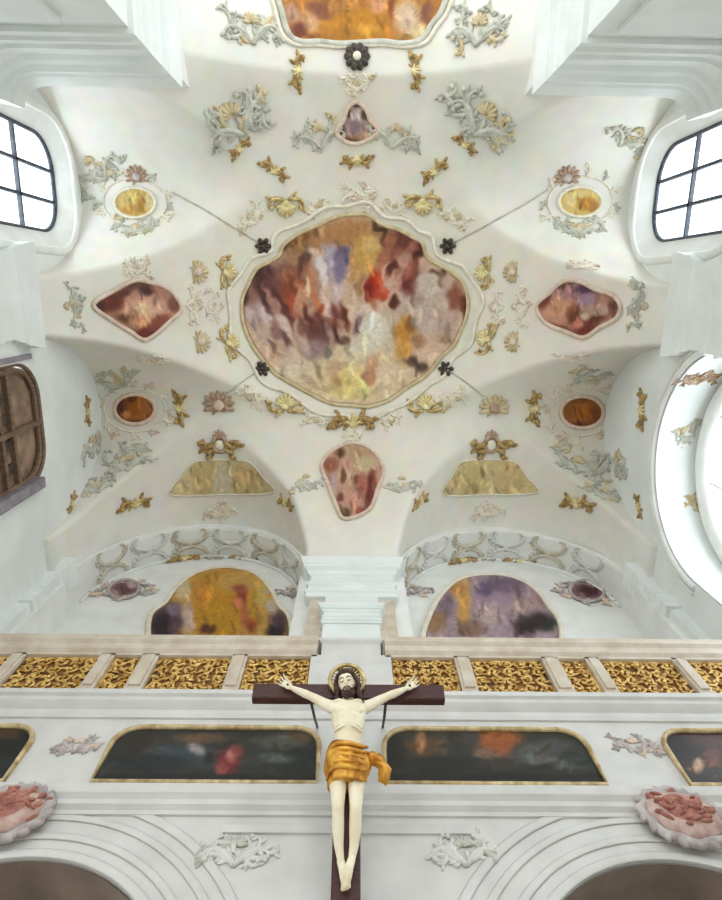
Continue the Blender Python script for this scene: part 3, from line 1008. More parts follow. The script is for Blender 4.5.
# lunette frescoes behind the gallery parapet
LW = plane_y(6.93)
fresco('lunette_fresco', 'golden lunette fresco with red clad figures and dark violet rocks above the parapet', 'fresco',
       [(150, 640), (152, 616), (166, 604), (178, 588), (198, 574), (226, 569), (252, 574), (268, 588), (278, 606), (288, 618), (290, 640), (284, 664), (222, 672), (158, 664)], LW, (190, 150, 84),
       [(222, 606, 34, 30, 0, (190, 140, 48)), (216, 622, 18, 22, 0, (184, 138, 40)), (236, 584, 20, 10, 0, (196, 156, 92)), (202, 594, 12, 12, 0, (198, 140, 62)), (243, 600, 7, 10, 0, (140, 70, 52)), (240, 590, 8, 4, 0, (166, 92, 70)),
        (246, 616, 6, 14, 0, (176, 110, 72)), (238, 604, 5, 6, 0, (206, 132, 92)), (254, 606, 6, 14, 0, (180, 142, 60)), (262, 596, 6, 14, 0, (196, 170, 100)), (252, 628, 6, 8, 0, (150, 84, 44)), (168, 622, 16, 18, 15, (84, 64, 80)), (160, 628, 10, 12, 0, (50, 34, 46)),
        (174, 610, 8, 6, 0, (130, 112, 126)), (208, 630, 8, 5, 0, (86, 52, 34)), (278, 626, 9, 16, 0, (84, 66, 74)), (276, 634, 10, 6, 0, (56, 42, 46)), (188, 618, 6, 16, 0, (190, 168, 160)), (184, 590, 8, 10, 0, (206, 186, 150)), (272, 608, 6, 8, 0, (190, 174, 164))],
       0.06, M['stucco'], jit=2)
fresco('lunette_fresco', 'violet grey lunette fresco with ochre figure and dark boat shape above the parapet', 'fresco',
       [(424, 640), (432, 614), (444, 594), (462, 580), (490, 576), (516, 580), (536, 592), (548, 608), (558, 622), (560, 640), (552, 664), (490, 672), (432, 664)], LW, (164, 144, 150),
       [(500, 604, 30, 20, 0, (160, 138, 152)), (506, 586, 20, 8, 0, (124, 104, 122)), (484, 590, 8, 8, 0, (110, 96, 120)), (464, 604, 7, 28, 0, (196, 152, 90)), (456, 590, 10, 8, 30, (180, 136, 88)), (446, 606, 8, 14, 0, (134, 114, 124)),
        (436, 624, 10, 12, 0, (150, 118, 88)), (488, 616, 14, 12, 0, (186, 162, 160)), (534, 622, 18, 9, -6, (66, 50, 54)), (526, 630, 14, 7, 0, (52, 34, 42)), (550, 626, 8, 7, 0, (50, 58, 52)), (520, 608, 14, 10, 0, (176, 152, 148)), (470, 630, 14, 8, 0, (140, 110, 96)), (536, 600, 8, 8, 0, (170, 140, 140))],
       0.06, M['stucco'], jit=2)
fresco('lunette_medallion', 'small dark violet medallion on the lunette wall beside the golden fresco', 'medallion', oval(124, 590, 15, 9, -6), LW, (150, 120, 124), [(124, 590, 9, 6, 0, (104, 70, 76)), (132, 586, 5, 4, 0, (190, 168, 164)), (116, 594, 5, 3, 0, (176, 150, 146))], 0.045, M['lilac'], jit=1)
fresco('lunette_medallion', 'small dark violet medallion on the lunette wall beside the violet fresco', 'medallion', oval(587, 592, 17, 10, 6), LW, (140, 104, 112), [(588, 592, 10, 6, 0, (76, 40, 50)), (594, 586, 6, 3, 0, (170, 140, 140)), (580, 596, 6, 3, 0, (150, 116, 116))], 0.045, M['lilac'], jit=1)


# oil paintings in the gallery front
def arched_panel(x0, x1, z0, z1, r):
    return [(x1, z0), (x1, z1 - r)] + [(x1 - r + r * math.cos(a), z1 - r + r * math.sin(a)) for a in (math.radians(90 * k / 6) for k in range(1, 7))] + \
           [(x0 + r + r * math.cos(a), z1 - r + r * math.sin(a)) for a in (math.radians(90 + 90 * k / 6) for k in range(0, 7))] + [(x0, z0)]


def oil(label, x0, x1, base, blobs, z0=5.57, z1=6.44):
    t = thing('painting', label, 'painting', ((x0 + x1) / 2, GY, z0))
    c0, c1 = to_px((x0, GY, z0))[0], to_px((x1, GY, z0))[0]
    blobs = blobs + dabs(int(abs(x0) * 100), 70, (c0, c1, 728, 778), base, blobs, 4.0, 80, 30) + dabs(int(abs(x1) * 77), 26, (c0, c1, 734, 774), base, blobs, 3.0, 10, 30)
    loop = arched_panel(x0, x1, z0, z1, 0.3)
    n, m = 110, 34
    mb = MB()
    idx = {}

    def top(x):
        d = min(x - x0, x1 - x)
        return z1 if d >= 0.3 else z1 - 0.3 + math.sqrt(max(0.09 - (0.3 - d) ** 2, 0))
    for i in range(n + 1):
        x = x0 + (x1 - x0) * i / n
        for j in range(m + 1):
            z = z0 + (top(x) - z0) * j / m
            px, py = to_px((x, GY, z))
            idx[i, j] = mb.vert((x, GY - 0.015, z), blend(px + 2 * noise.noise(Vector((px * .1, py * .1, 5))), py + 2 * noise.noise(Vector((px * .1, py * .1, 1))), base, blobs))
    for i in range(n):
        for j in range(m):
            mb.f.append([idx[i, j], idx[i + 1, j], idx[i + 1, j + 1], idx[i, j + 1]])
    o = mb.build('canvas', M['canvas'], t)
    sd = o.modifiers.new('thickness', 'SOLIDIFY')
    sd.thickness = 0.02
    sd.offset = 0
    mb = MB()
    mb.tube([(x, GY - 0.03, z) for x, z in loop], 0.04, 8, closed=True, flat=0.8)
    mb.build('frame', M['frame'], t)


oil('dark landscape painting with a red robed figure under the parapet lattice', -2.78, -0.36, (52, 52, 50),
    [(190, 758, 60, 10, 6, (66, 74, 80)), (150, 764, 40, 8, 0, (34, 44, 48)), (140, 745, 22, 10, -30, (52, 42, 36)), (228, 764, 12, 14, 0, (120, 46, 50)), (236, 754, 7, 8, 0, (134, 70, 66)), (222, 772, 6, 8, 0, (150, 80, 76)), (230, 758, 4, 6, 0, (176, 120, 112)), (196, 750, 10, 5, 30, (150, 142, 140)),
     (200, 740, 26, 5, 0, (110, 84, 66)), (290, 760, 22, 16, 0, (34, 44, 42)), (280, 744, 24, 8, 0, (84, 84, 76)), (275, 760, 20, 5, 5, (84, 90, 86)), (210, 760, 4, 6, 0, (40, 34, 30)), (300, 738, 14, 5, 10, (96, 76, 52)), (200, 780, 120, 4, 0, (22, 24, 22))])
oil('dark landscape painting with an orange glow above grey hills under the parapet lattice', 0.40, 2.80, (56, 54, 50),
    [(496, 740, 26, 10, 0, (156, 96, 50)), (500, 750, 14, 10, 0, (150, 90, 56)), (486, 756, 14, 6, 20, (120, 100, 84)), (424, 748, 22, 10, 0, (96, 74, 52)), (420, 744, 5, 12, 0, (150, 110, 80)), (444, 750, 5, 10, 0, (90, 80, 70)), (540, 752, 30, 10, -10, (84, 84, 82)), (550, 764, 34, 5, 6, (104, 106, 104)),
     (530, 770, 30, 4, -10, (50, 50, 50)), (440, 768, 40, 9, 0, (38, 40, 38)), (500, 766, 24, 6, 0, (64, 60, 56)), (580, 760, 16, 10, 0, (60, 66, 60)), (470, 740, 10, 8, 0, (70, 66, 64)), (490, 779, 120, 4, 0, (24, 24, 24)), (396, 756, 8, 14, 0, (30, 30, 28))])
oil('nearly black oil painting cut by the frame edge on the oratory window side', -6.1, -3.72, (34, 32, 30),
    [(10, 735, 20, 6, 0, (84, 60, 44)), (28, 745, 10, 14, 0, (20, 26, 26)), (6, 765, 16, 8, 0, (44, 50, 50)), (-30, 755, 20, 10, 0, (70, 62, 56))])
oil('dark brown oil painting with pale small figure on the white niche side', 3.72, 6.1, (58, 42, 40),
    [(700, 740, 26, 8, 0, (84, 60, 58)), (698, 766, 6, 8, 0, (186, 160, 130)), (712, 762, 10, 14, 0, (110, 74, 66)), (676, 750, 14, 12, 0, (40, 26, 30)), (720, 775, 20, 5, 0, (70, 60, 54)), (745, 750, 20, 10, 0, (80, 60, 56))])


# ------------------------------------------------------------------ stucco and gilding
class Orn:
    """ornament laid on a surface: local coordinates a (along), b (up), c (out) in metres"""

    def __init__(self, px, py, surface=surf, rot=0.0):
        self.p, self.n = surface(px, py)
        q0, _ = surface(px + 2, py)
        t = q0 - self.p
        t = (t - self.n * t.dot(self.n)).normalized()
        if t.dot(Vector((1, 0, 0))) < 0 and abs(self.n.x) < 0.7: t = -t
        b = self.n.cross(t)
        pb = to_px(self.p + b * 0.1)
        if pb[1] > py: b = -b
        a = math.radians(rot)
        self.t = t * math.cos(a) + b * math.sin(a)
        self.b = b * math.cos(a) - t * math.sin(a)
        self.s = self.p.length / F              # metres per pixel
        self.conf = surface is surf and abs(self.n.z) > 0.35

    def at(self, a, b, c=0.0):
        q2 = self.p + self.t * a + self.b * b
        if self.conf:
            z = h(q2.x, q2.y)
            if abs(z - q2.z) < 0.5: q2.z = z
            return q2 + self.n * c
        return q2 + self.n * c


def scroll_pts(x, y, ang, length, curl, n=16):
    """S/C curve whose curvature tightens to a volute"""
    pts = [(x, y)]
    st = length / n
    for k in range(n):
        t = (k + 1) / n
        ang += curl * (0.25 + 2.2 * t * t) / n
        x += st * math.cos(ang) * (1 - 0.45 * t)
        y += st * math.sin(ang) * (1 - 0.45 * t)
        pts.append((x, y))
    return pts


def scroll(mb, o, x, y, ang, length, curl, r, leaves=0, knob=True):
    P = scroll_pts(x, y, ang, length, curl)
    n = len(P) - 1
    mb.tube([o.at(a, b, r * 0.5) for a, b in P], [r * (0.6 + 0.5 * math.sin(PI * min(k / n * 1.3, 1))) * (1 - 0.55 * k / n) + 0.004 for k in range(n + 1)], 7, nrm=o.n)
    if knob:
        a, b = P[-1]
        mb.ell(o.at(a, b, r * 0.7), o.t * r * 0.95, o.b * r * 0.95, o.n * r * 0.9, 8, 6)
    for k in range(leaves):
        i = 2 + int((n - 5) * k / max(leaves - 1, 1))
        a, b = P[i]
        da, db = P[i + 1][0] - a, P[i + 1][1] - b
        L0 = math.hypot(da, db) or 1
        sd = 1 if (k % 2 == 0) else -1
        an = math.atan2(db, da) + sd * 0.9
        leaf(mb, o, a, b, an, r * 3.4 * (1 - 0.4 * k / leaves), r * 1.0)


def leaf(mb, o, a, b, an, ln, w):
    d = o.t * math.cos(an) + o.b * math.sin(an)
    s = o.b * math.cos(an) - o.t * math.sin(an)
    c = o.at(a + ln * 0.55 * math.cos(an), b + ln * 0.55 * math.sin(an), w * 0.35)
    mb.ell(c, d * ln * 0.6, s * w * 0.75, o.n * w * 0.55, 8, 5)


def shell_fan(mb, o, x, y, ang, size, spread=2.4, k=7, r=None):
    for i in range(k):
        an = ang + spread * (i / (k - 1) - 0.5)
        ln = size * (1 - 0.22 * abs(i / (k - 1) - 0.5) * 2)
        w = r or size * 0.16
        P = [(x + ln * t * math.cos(an), y + ln * t * math.sin(an)) for t in (0.1, 0.4, 0.75, 1.0)]
        mb.tube([o.at(a, b, w * (0.4 + 0.9 * math.sin(PI * t))) for (a, b), t in zip(P, (0.05, 0.4, 0.7, 0.95))], [w * 0.35, w * 0.7, w, w * 0.5], 7, nrm=o.n)


def cartouche(px, py, sz, rot, label, group, mats=('palegilt', 'gilt'), surface=surf, name='gilded_cartouche', cat='stucco ornament'):
    """gilded shell between two C-scrolls"""
    o = Orn(px, py, surface, rot)
    s = sz * o.s
    t = thing(name, label, cat, o.p, group)
    mb = MB()
    shell_fan(mb, o, 0, -0.1 * s, PI / 2, 0.42 * s)
    mb.ell(o.at(0, -0.1 * s, 0.03), o.t * 0.14 * s, o.b * 0.12 * s, o.n * 0.08 * s, 10, 6)
    mb.build('shell', M[mats[0]], t)
    for sd in (-1, 1):
        m2 = MB()
        scroll(m2, o, sd * 0.06 * s, -0.22 * s, PI / 2 - sd * (PI / 2 + 0.25), 0.95 * s, sd * 3.2, 0.07 * s, 3)
        m2.build('scroll', M[mats[1]], t)
    return t


def scroll_pair(px, py, sz, rot, label, group, mat='darkgilt', surface=surf, name='scroll_ornament', gap=0.25):
    """two mirrored acanthus scrolls meeting like a low gable"""
    o = Orn(px, py, surface, rot)
    s = sz * o.s
    t = thing(name, label, 'stucco ornament', o.p, group)
    for sd in (-1, 1):
        mb = MB()
        scroll(mb, o, sd * gap * 0.3 * s, 0.12 * s, PI / 2 - sd * (PI / 2 - 0.35), 0.75 * s, -sd * 2.6, 0.085 * s, 4)
        scroll(mb, o, sd * gap * 0.3 * s, 0.06 * s, PI / 2 - sd * (PI / 2 + 0.3), 0.4 * s, sd * 3.0, 0.06 * s, 1)
        mb.build('scroll', M[mat], t)
    mb = MB()
    shell_fan(mb, o, 0, -0.02 * s, PI / 2, 0.32 * s, 2.0, 5)
    mb.ell(o.at(0, 0.03 * s, 0.02), o.t * 0.12 * s, o.b * 0.12 * s, o.n * 0.09 * s, 8, 6)
    mb.build('bud', M['palegilt'], t)
    return t


def foliage(px, py, w, hgt, rot, seed, label, group=None, mats=('greystucco', 'ochrestucco'), surface=surf, name='stucco_foliage', dens=1.0):
    """spray of interlaced scrolls filling a field of w x hgt pixels"""
    rnd = random.Random(seed)
    o = Orn(px, py, surface, rot)
    W, H = w * o.s, hgt * o.s
    base = min(W, H) ** 0.5 * max(W, H) ** 0.5 * 0.85
    t = tag(thing(name, label, 'stucco ornament', o.p, group), kind='thing')
    mb, m2 = MB(), MB()
    pool = []
    la, lb2 = min(0.9 * H, 1.7 * W), min(0.75 * W, 1.7 * H)
    for sd in (-1, 1):
        for x0, y0, an, ln, cu, r, nl in ((0, -0.35 * H, PI / 2 - sd * 0.5, la, -sd * 3.4, 0.05 * base, 6), (0, -0.3 * H, PI / 2 - sd * 1.2, lb2, sd * 3.0, 0.042 * base, 5)):
            scroll(mb, o, x0, y0, an, ln, cu, r, nl)
            pool += scroll_pts(x0, y0, an, ln, cu)[4:]
    asp = max(W / H, H / W)
    for k in range(int((9 + 3 * asp) * dens)):
        a, b = pool[rnd.randrange(len(pool))]
        if W > H: an = rnd.choice((0, PI)) + rnd.uniform(-0.9, 0.9) if asp > 1.5 else rnd.uniform(0, 2 * PI)
        else: an = rnd.choice((0.5, 1.5)) * PI + rnd.uniform(-0.9, 0.9) if asp > 1.5 else rnd.uniform(0, 2 * PI)
        ln = rnd.uniform(0.3, 0.55) * base
        if abs(a + ln * 0.5 * math.cos(an)) > 0.55 * W or abs(b + ln * 0.5 * math.sin(an)) > 0.55 * H: an += PI
        cu = rnd.choice((-1, 1)) * rnd.uniform(2.4, 4.2)
        if k % 4 == 3:
            m3 = MB()
            scroll(m3, o, a, b, an, ln, cu, 0.04 * base, 4)
            m3.build('leaf_sprig', M[mats[1]], t)
        else:
            scroll(mb, o, a, b, an, ln, cu, 0.038 * base, 4)
            pool += scroll_pts(a, b, an, ln, cu)[6:12]
    shell_fan(m2, o, 0, -0.05 * H, PI / 2, 0.2 * base, 2.6, 7)
    mb.build('leaf_scrollwork', M[mats[0]], t)
    m2.build('shell_leaf', M[mats[1]], t)
    return t


def wreath(px, py, rx, ry, seed, label, group, mats, surface=surf, n=10, size=0.5):
    """stucco scrolls radiating round an oval"""
    rnd = random.Random(seed)
    o = Orn(px, py, surface, 0)
    t = tag(thing('stucco_wreath', label, 'stucco ornament', o.p, group), kind='thing')
    mb, m2 = MB(), MB()
    ax, ay = rx * o.s, ry * o.s
    mb.tube([o.at(ax * math.cos(2 * PI * k / 36), ay * math.sin(2 * PI * k / 36), 0.015) for k in range(36)], 0.022, 6, closed=True)
    for k in range(n):
        an = 2 * PI * k / n + rnd.uniform(-0.1, 0.1)
        sz = size * (ax + ay) * rnd.uniform(0.8, 1.2)
        m2 = mb if k % 2 else MB()
        scroll(m2, o, ax * math.cos(an), ay * math.sin(an), an + rnd.uniform(-0.5, 0.5), sz, rnd.choice((-1, 1)) * rnd.uniform(2.2, 3.6), sz * 0.09, 4)
        if m2 is not mb: m2.build('leaf_sprig', M[mats[1]], t)
    mb.build('leaf_scrollwork', M[mats[0]], t)
    return t


def rosette(px, py, r, label, group, mats=('dark', 'dark'), surface=surf, name='bronze_rosette', petals=6):
    o = Orn(px, py, surface, 0)
    s = r * o.s
    t = thing(name, label, 'rosette', o.p, group)
    mb = MB()
    for k in range(petals):
        an = 2 * PI * k / petals
        leaf(mb, o, 0.25 * s * math.cos(an), 0.25 * s * math.sin(an), an, s * 0.9, s * 0.5)
    mb.build('petals', M[mats[0]], t)
    mb = MB()
    mb.ell(o.at(0, 0, 0.06), o.t * 0.42 * s, o.b * 0.42 * s, o.n * 0.4 * s, 12, 8)
    mb.build('boss', M[mats[1]], t)
    return t


def crown_orn(px, py, label):
    """gabled gilt ornament: open ring of leaves over two drooping scrolls"""
    o = Orn(px, py)
    s = 38 * o.s
    t = thing('crown_ornament', label, 'stucco ornament', o.p)
    mb = MB()
    mb.tube([o.at(0.17 * s * math.cos(2 * PI * k / 24), 0.1 * s + 0.2 * s * math.sin(2 * PI * k / 24), 0.04) for k in range(24)], 0.045 * s, 8, closed=True)
    mb.build('ring', M['brownstucco'], t)
    for sd in (-1, 1):
        mb = MB()
        scroll(mb, o, sd * 0.12 * s, 0.16 * s, PI / 2 - sd * (PI / 2 + 0.75), 0.62 * s, sd * 2.4, 0.075 * s, 4)
        scroll(mb, o, sd * 0.08 * s, -0.02 * s, PI / 2 - sd * (PI / 2 + 0.2), 0.52 * s, -sd * 2.0, 0.06 * s, 3)
        mb.build('scroll', M['darkgilt'], t)
    mb = MB()
    shell_fan(mb, o, 0, 0.22 * s, PI / 2, 0.26 * s, 1.8, 5)
    mb.build('shell', M['brownstucco'], t)
    mb = MB()
    mb.ell(o.at(0, 0.08 * s, 0.03), o.t * 0.13 * s, o.b * 0.14 * s, o.n * 0.07 * s)
    mb.build('boss', M['stucco'], t)


def mask(px, py, sz, rot, label, group, mats=('brownstucco', 'pinkstucco'), name='leaf_boss'):
    """rounded leafy boss with volutes"""
    o = Orn(px, py, surf, rot)
    s = sz * 0.8 * o.s
    t = thing(name, label, 'stucco ornament', o.p, group)
    mb = MB()
    for k in range(9):
        an = -PI * 0.1 + PI * 1.2 * k / 8
        leaf(mb, o, 0.12 * s * math.cos(an), 0.12 * s * math.sin(an), an, 0.42 * s, 0.13 * s)
    for sd in (-1, 1):
        scroll(mb, o, sd * 0.05 * s, -0.2 * s, PI / 2 - sd * (PI / 2 + 0.1), 0.5 * s, sd * 3.2, 0.06 * s, 1)
    mb.build('leaves', M[mats[0]], t)
    mb = MB()
    mb.ell(o.at(0, 0.02 * s, 0.05), o.t * 0.2 * s, o.b * 0.22 * s, o.n * 0.14 * s, 12, 8)
    mb.build('boss', M[mats[1]], t)


OS, NS = 'oratory window', 'white niche'
g1 = 'gilded cartouches round the central fresco'
for px, py, sz, rot, lb in (
        (286, 207, 30, 180, 'gilded shell cartouche above the central fresco, facing the oratory side tall window'),
        (423, 205, 30, 180, 'gilded shell cartouche above the central fresco, facing the niche side tall window'),
        (228, 272, 26, -90, 'upper gilded shell cartouche between the central fresco and the oratory side lozenge fresco'),
        (231, 342, 28, -70, 'lower gilded shell cartouche between the central fresco and the oratory side lozenge fresco'),
        (483, 273, 26, 90, 'upper gilded shell cartouche between the central fresco and the niche side lozenge fresco'),
        (485, 338, 28, 70, 'lower gilded shell cartouche between the central fresco and the niche side lozenge fresco'),
        (285, 404, 32, 0, 'gilded shell cartouche below the central fresco, nearer the oratory window'),
        (426, 404, 32, 0, 'gilded shell cartouche below the central fresco, nearer the white niche')):
    cartouche(px, py, sz, rot, lb, g1)
g2 = 'dark bronze rosettes at the corners of the central fresco'
for px, py, lb in ((263, 246, 'dark bronze rosette at the central fresco corner towards the oratory side tall window'), (448, 246, 'dark bronze rosette at the central fresco corner towards the niche side tall window'),
                   (262, 369, 'dark bronze rosette at the central fresco corner towards the oratory window'), (446, 369, 'dark bronze rosette at the central fresco corner towards the white niche')):
    rosette(px, py, 6.5, lb, g2)
rosette(357, 57, 9, 'dark ringed boss at the edge of the golden choir fresco', None, ('dark', 'stucco'), petals=10)

g3 = 'small gilt scroll pairs on the vault'
for px, py, sz, rot, lb in (
        (88, 411, 22, 90, 'upright gilt scroll pair between the orange medallion and the oratory window'),
        (177, 408, 28, -90, 'upright gilt scroll pair between the orange medallion near the oratory window and the leaf boss'),
        (537, 408, 28, 90, 'upright gilt scroll pair between the orange medallion near the niche and the leaf boss'),
        (641, 410, 30, -90, 'upright gilt scroll pair between the orange medallion and the white niche'),
        (135, 506, 28, 10, 'gilt scroll pair beside the ochre panel, nearer the oratory window'),
        (286, 505, 24, -20, 'gilt scroll pair between the oratory side ochre panel and the tapering rose fresco'),
        (420, 503, 24, 20, 'gilt scroll pair between the niche side ochre panel and the tapering rose fresco'),
        (577, 506, 30, -10, 'gilt scroll pair beside the ochre panel, nearer the white niche'),
        (638, 507, 20, -70, 'small gilt scroll pair low beside the arch of the white niche'),
        (72, 505, 20, 60, 'small gilt scroll pair low beside the oratory window jamb'),
        (241, 150, 20, 40, 'gilt scroll pair under the grey foliage on the oratory side of the choir arch'),
        (273, 172, 24, -35, 'gilt scroll pair between the grey foliage and central fresco, oratory side'),
        (464, 146, 20, -40, 'gilt scroll pair under the grey foliage on the niche side of the choir arch'),
        (436, 173, 24, 35, 'gilt scroll pair between the grey foliage and central fresco, niche side'),
        (300, 71, 24, 80, 'gilt scroll pair below the choir fresco, oratory side of the ringed boss'),
        (413, 71, 24, -80, 'gilt scroll pair below the choir fresco, niche side of the ringed boss'),
        (357, 158, 24, 180, 'gilt scroll pair hanging under the small violet shield fresco'),
        (353, 425, 40, 0, 'wide gilt scroll pair between the central fresco and the tapering rose fresco')):
    scroll_pair(px, py, sz, rot, lb, g3)
g4 = 'dark scroll pairs above the lunette frescoes'
for px, py, rot, lb in ((185, 560, 15, 'dark scroll pair above the golden lunette fresco, outer one'), (246, 559, -15, 'dark scroll pair above the golden lunette fresco, next to the central pier'),
                        (464, 562, 15, 'dark scroll pair above the violet lunette fresco, next to the central pier'), (521, 562, -15, 'dark scroll pair above the violet lunette fresco, outer one')):
    scroll_pair(px, py, 26, rot, lb, g4, 'darkgilt', LW)
crown_orn(220, 448, 'gilded crown ornament above the ochre panel on the oratory window side')
crown_orn(491, 448, 'gilded crown ornament above the ochre panel on the white niche side')
mask(219, 405, 34, 0, 'brown leaf boss where the ribs meet above the oratory side crown ornament', 'leaf bosses')
mask(494, 408, 32, 0, 'brown leaf boss where the ribs meet above the niche side crown ornament', 'leaf bosses', ('ochrestucco', 'brownstucco'))
mask(137, 177, 22, 0, 'grey brown leaf boss over the yellow medallion on the oratory side', 'leaf bosses', ('brownstucco', 'lilac'))
mask(567, 178, 24, 0, 'grey brown leaf boss over the yellow medallion on the niche side', 'leaf bosses', ('brownstucco', 'lilac'))
mask(197, 272, 24, -90, 'small tan leaf boss above and inward of the oratory side lozenge fresco', 'leaf bosses', ('ochrestucco', 'pinkstucco'))
mask(200, 342, 24, -90, 'small tan leaf boss below and inward of the oratory side lozenge fresco', 'leaf bosses', ('ochrestucco', 'pinkstucco'))
mask(513, 272, 22, 90, 'small tan leaf boss above and inward of the niche side lozenge fresco', 'leaf bosses', ('ochrestucco', 'pinkstucco'))
mask(514, 342, 22, 90, 'small tan leaf boss below and inward of the niche side lozenge fresco', 'leaf bosses', ('ochrestucco', 'pinkstucco'))

g5 = 'grey stucco foliage on the vault'
for k, (px, py, w, hg, rot, lb) in enumerate((
        (230, 112, 78, 66, 35, 'grey stucco foliage field beside the choir arch on the oratory side'),
        (488, 112, 78, 66, -35, 'grey stucco foliage field beside the choir arch on the niche side'),
        (126, 460, 70, 36, 20, 'grey stucco foliage spray below the orange medallion near the oratory window'),
        (578, 462, 76, 36, -20, 'grey stucco foliage spray below the orange medallion near the white niche'),
        (120, 382, 60, 22, 15, 'low grey stucco spray above the orange medallion near the oratory window'),
        (590, 378, 60, 22, -15, 'low grey stucco spray above the orange medallion near the white niche'),
        (135, 228, 66, 20, 0, 'low grey stucco spray under the yellow medallion on the oratory side'),
        (580, 228, 66, 20, 0, 'low grey stucco spray under the yellow medallion on the niche side'),
        (88, 160, 26, 60, 35, 'narrow grey stucco spray along the oratory side tall window surround'),
        (640, 130, 26, 60, -35, 'narrow grey stucco spray along the niche side tall window surround'),
        (250, 20, 50, 50, 0, 'grey stucco foliage beside the golden choir fresco on the oratory side'),
        (480, 22, 60, 50, 0, 'grey stucco foliage beside the golden choir fresco on the niche side'),
        (318, 128, 34, 50, 10, 'grey stucco spray flanking the violet shield fresco on the oratory side'),
        (396, 128, 34, 50, -10, 'grey stucco spray flanking the violet shield fresco on the niche side'),
        (306, 476, 18, 56, 10, 'stucco spray flanking the tapering rose fresco on the oratory side'),
        (402, 478, 18, 56, -10, 'stucco spray flanking the tapering rose fresco on the niche side'))):
    foliage(px, py, w, hg, rot, 20 + k, lb, g5)
g6 = 'warm stucco sprays round the lozenge frescoes'
for k, (px, py, w, hg, rot, lb) in enumerate((
        (200, 306, 22, 40, -90, 'cream stucco spray at the inner tip of the oratory side lozenge fresco'),
        (514, 306, 22, 40, 90, 'cream stucco spray at the inner tip of the niche side lozenge fresco'),
        (136, 268, 60, 16, 0, 'cream stucco spray over the upper edge of the oratory side lozenge fresco'),
        (582, 266, 60, 16, 0, 'cream stucco spray over the upper edge of the niche side lozenge fresco'),
        (150, 360, 60, 16, 0, 'cream stucco spray under the oratory side lozenge fresco'),
        (574, 358, 60, 16, 0, 'cream stucco spray under the niche side lozenge fresco'),
        (356, 198, 60, 22, 180, 'cream stucco spray over the top edge of the central fresco'),
        (222, 512, 80, 14, 0, 'cream stucco spray below the ochre panel on the oratory side'),
        (488, 512, 80, 14, 0, 'cream stucco spray below the ochre panel on the niche side'),
        (222, 306, 16, 40, -90, 'cream stucco spray at the oratory side end of the central fresco'),
        (490, 306, 16, 40, 90, 'cream stucco spray at the niche side end of the central fresco'))):
    foliage(px, py, w, hg, rot, 60 + k, lb, g6, ('stucco', 'pinkstucco'))
gA = 'pale stucco sprays round the central fresco'
for k, (px, py, w, hg, rot, lb) in enumerate((
        (250, 216, 34, 26, 40, 'pale stucco spray outside the oratory side upper gilded shell cartouche'),
        (458, 216, 34, 26, -40, 'pale stucco spray outside the niche side upper gilded shell cartouche'),
        (250, 398, 34, 24, 140, 'pale stucco spray outside the oratory side lower gilded shell cartouche'),
        (458, 398, 34, 24, -140, 'pale stucco spray outside the niche side lower gilded shell cartouche'),
        (318, 206, 30, 20, 15, 'pale stucco spray over the central fresco, oratory side of its crest'),
        (394, 206, 30, 20, -15, 'pale stucco spray over the central fresco, niche side of its crest'),
        (316, 420, 30, 20, 165, 'pale stucco spray under the central fresco on the oratory side'),
        (392, 420, 30, 20, -165, 'pale stucco spray under the central fresco on the niche side'),
        (352, 437, 40, 12, 0, 'pale stucco crest just above the tapering rose fresco'),
        (357, 84, 60, 16, 0, 'pale stucco band between the ringed boss and violet shield fresco'),
        (90, 440, 24, 50, 15, 'pale stucco spray low on the vault beside the oratory window'),
        (620, 455, 24, 60, -15, 'pale stucco spray low on the vault beside the white niche'),
        (96, 486, 40, 30, 30, 'pale stucco spray on the vault foot near the oratory window jamb'),
        (605, 492, 44, 30, -30, 'pale stucco spray on the vault foot near the white niche'),
        (66, 306, 20, 46, 90, 'pale stucco spray at the outer tip of the oratory side lozenge fresco'),
        (646, 306, 20, 46, -90, 'pale stucco spray at the outer tip of the niche side lozenge fresco'))):
    foliage(px, py, w, hg, rot, 230 + k, lb, gA, ('stucco', 'ochrestucco') if k < 10 else ('greystucco', 'ochrestucco'))
g7 = 'lilac stucco work on the lunette walls'
for k, (px, py, w, hg, lb) in enumerate((
        (292, 588, 24, 50, 'narrow lilac stucco cartouche between the golden fresco and the central pier'),
        (412, 586, 24, 50, 'narrow lilac stucco cartouche between the violet fresco and the central pier'),
        (216, 556, 40, 18, 'lilac stucco crest over the golden lunette fresco'),
        (492, 558, 40, 18, 'lilac stucco crest over the violet lunette fresco'))):
    foliage(px, py, w, hg, 0, 90 + k, lb, g7, ('lilac', 'pinkstucco'), LW)

wreath(124, 590, 20, 13, 5, 'lilac stucco wreath round the medallion beside the golden lunette fresco', 'stucco wreaths', ('lilac', 'pinkstucco'), LW)
wreath(587, 592, 22, 14, 6, 'lilac stucco wreath round the medallion beside the violet lunette fresco', 'stucco wreaths', ('lilac', 'pinkstucco'), LW)
for k, (px, py, rx, ry, lb) in enumerate(((135, 203, 27, 20, 'oratory side yellow medallion'), (580, 202, 28, 20, 'niche side yellow medallion'), (135, 409, 28, 21, 'orange medallion near the oratory window'), (582, 412, 29, 22, 'orange medallion near the white niche'))):
    wreath(px, py, rx, ry, 30 + k, 'cream stucco wreath round the ' + lb, 'stucco wreaths', ('stucco', 'pinkstucco') if k > 1 else ('stucco', 'greystucco'), n=12, size=0.3)

